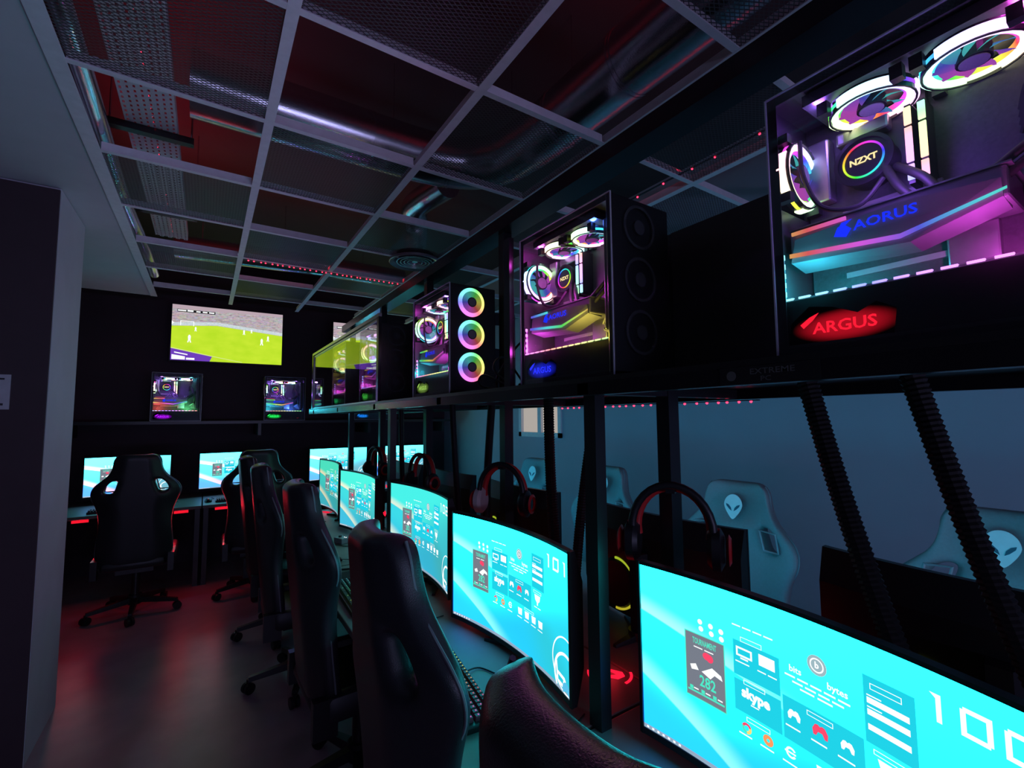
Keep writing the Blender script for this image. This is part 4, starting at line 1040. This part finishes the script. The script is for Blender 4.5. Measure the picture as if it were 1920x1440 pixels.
# headsets hung on the centre posts
HRED = pbr('red_headset_trim', (.6, .03, .03), .35)
def headset(x, y, z, rz, lab, white=False):
    o = empty('headset', (x, y, z), rz); tag(o, lab, 'headset', 'headsets hung on the rack posts')
    for k, (dy, rr, mat) in enumerate(((0, .105, BLACK), (.035, .098, HRED))):
        pts = [(rr * math.cos(R(a)), dy + .02 * math.sin(R(a)) * 0, rr * 1.15 * math.sin(R(a))) for a in range(-12, 193, 12)]
        MB().tube(pts, .011 if k == 0 else .013, 10).build('head_band', mat, o, smooth=True)
    for s_ in (-1, 1):
        MB().lathe([(0, -.02), (.036, -.02), (.046, -.008), (.046, .012), (.03, .022), (0, .022)], 22, T(s_ * .108, .015, -.04) @ RY(s_ * PI / 2) @ Matrix.Diagonal((1.2, 1, 1, 1))).build('ear_cup', pbr('white_ear_cup', (.6, .5, .5), .5) if white and s_ < 0 else BLACK, o, smooth=True)
        MB().lathe([(.026, .0), (.04, .006), (.03, .012)], 20, T(s_ * .134, .015, -.04) @ RY(s_ * PI / 2)).build('cup_ring', HRED, o, smooth=True)
    MB().box((-.012, .0, .098), (.012, .06, .110)).build('hook', BLACKM, o)
headset(1.06, .83, 1.245, R(-60), 'black and red headset hung on the post nearest the camera')
headset(1.06, 1.70, 1.235, R(-60), 'black and red headset with a pale ear cup on the second post', True)
headset(1.075, 2.64, 1.22, R(-78), 'dark headset hung on the third post'); headset(1.075, 3.52, 1.22, R(-78), 'dark headset hung on the fourth post')

# corrugated cable conduits from shelf to desk
def conduit(p, q, r_, lab, rib=True, bow=.02):
    p, q = Vector(p), Vector(q); n = 170 if rib else 16; pts = []
    for i in range(n + 1):
        t = i / n; c = p.lerp(q, t); c.y += bow * math.sin(PI * t); pts.append(c)
    o = MB().tube(pts, r_, 10, None, .84 if rib else None).build('cable_conduit', RUBBER, smooth=not rib)
    tag(o, lab, 'conduit', 'cable conduits between shelf and desks')
conduit((1.20, .535, SHZ - .013), (1.17, .27, DZ), .024, 'ribbed black cable conduit, second from the right edge')
conduit((1.20, .338, SHZ - .013), (1.17, .07, DZ), .023, 'ribbed black cable conduit nearest the right edge')
conduit((1.20, 1.54, SHZ - .013), (1.20, 1.47, DZ), .024, 'ribbed black cable conduit hanging in front of the small window')
conduit((1.20, 1.245, SHZ - .013), (1.20, 1.41, DZ), .020, 'dark conduit between the front post and the centre post')
conduit((1.20, 2.0, SHZ - .013), (1.20, 2.07, DZ), .020, 'dark conduit just left of the second headset', False)
conduit((1.20, 2.45, SHZ - .013), (1.20, 2.30, DZ), .018, 'thin conduit right of the third headset', False)
conduit((1.20, 3.3, SHZ - .013), (1.20, 3.2, DZ), .018, 'thin conduit near the fourth headset', False)
conduit((.99, 2.86, SHZ - .05), (1.0, 2.95, DZ), .012, 'thin cable behind the 103 monitor', False)
# messy cables on the shelf beside the rainbow-fan computer
for k, pts in enumerate(([(1.16, 1.66, 1.70), (1.02, 1.60, 1.80), (.92, 1.52, 1.74), (.98, 1.44, 1.66), (1.1, 1.5, 1.66)], [(1.18, 1.58, 1.80), (1.05, 1.5, 1.86), (.93, 1.5, 1.72), (1.0, 1.62, 1.665)], [(1.16, 1.52, 1.66), (.96, 1.66, 1.68), (.90, 1.56, 1.72), (.95, 1.42, 1.664), (1.1, 1.40, 1.664)])):
    tag(MB().tube(spline(pts, 8), .0045, 8).build('shelf_cable', RUBBER, smooth=True), ('looping black cable on the shelf right of the rainbow-fan computer', 'upper cable loop on the shelf right of the rainbow-fan computer', 'tangled cable lying on the shelf between two computers')[k], 'cable', 'cables on the rack shelf')

# sign on the pillar, ceiling camera, red light under the far desks
o = empty('wall_sign', (-.83, 3.05, 1.69)); tag(o, 'small pale sign with a dark circle on the pillar', 'sign')
MB().box((-.075, -.004, -.08), (.075, 0, .08)).build('sign_plate', pbr('sign_white', (.5, .48, .52), .6), o)
MB().ring(.026, .036, -.001, .001, 24, T(0, -.005, .01) @ RX(PI / 2)).build('sign_circle', BLACK, o); MB().box((-.055, -.0055, -.062), (.055, -.004, -.052)).build('sign_line', BLACK, o); MB().box((-.055, -.0055, .056), (.055, -.004, .064)).build('sign_line', BLACK, o)
for x, lab in ((-.86, 'red light bar under the left far desk'), (-.16, 'red light bar under the far desk between the two far chairs'), (.16, 'red light bar under the far desk beside the second far chair')):
    o = empty('red_light_bar', (x, 5.37, .722)); tag(o, lab, 'light bar', 'red light bars under the far desks')
    MB().bevbox((-.06, 0, -.03), (.06, .05, 0), .004).build('bar_body', BLACK, o)
    MB().bevbox((-.055, -.004, -.027), (.055, 0, -.005), .002).build('bar_lens', emit('red_bar_light', (1., .01, .03), 1., True), o)
    l = bpy.data.lights.new('bar_light', 'AREA'); l.shape = 'RECTANGLE'; l.size = .1; l.size_y = .02; l.color = (1, .02, .05); l.energy = .55
    lo = bpy.data.objects.new('bar_light', l); COL.objects.link(lo); lo.parent = o; lo.location = (0, -.006, -.02); lo.rotation_euler = (R(-78), 0, 0)

# added fill light, a lavender bar out of view behind the camera
lb = empty('fill_light', (.4, YN, 1.25)); tag(lb, 'added lavender fill light on the wall behind the camera', 'fill light')
MB().bevbox((-1.3, 0, -.09), (1.3, .05, .09), .01).build('fill_housing', BLACKM, lb)
MB().box((-1.27, .05, -.07), (1.27, .056, .07)).build('fill_diffuser', emit('lavender_fill', (.52, .48, 1.), 2.), lb)
l = bpy.data.lights.new('fill_lamp', 'AREA'); l.shape = 'RECTANGLE'; l.size = 2.5; l.size_y = .14; l.color = (.52, .50, 1.); l.energy = 28
lo = bpy.data.objects.new('fill_lamp', l); COL.objects.link(lo); lo.parent = lb; lo.location = (0, .06, 0); lo.rotation_euler = (R(90), 0, 0)
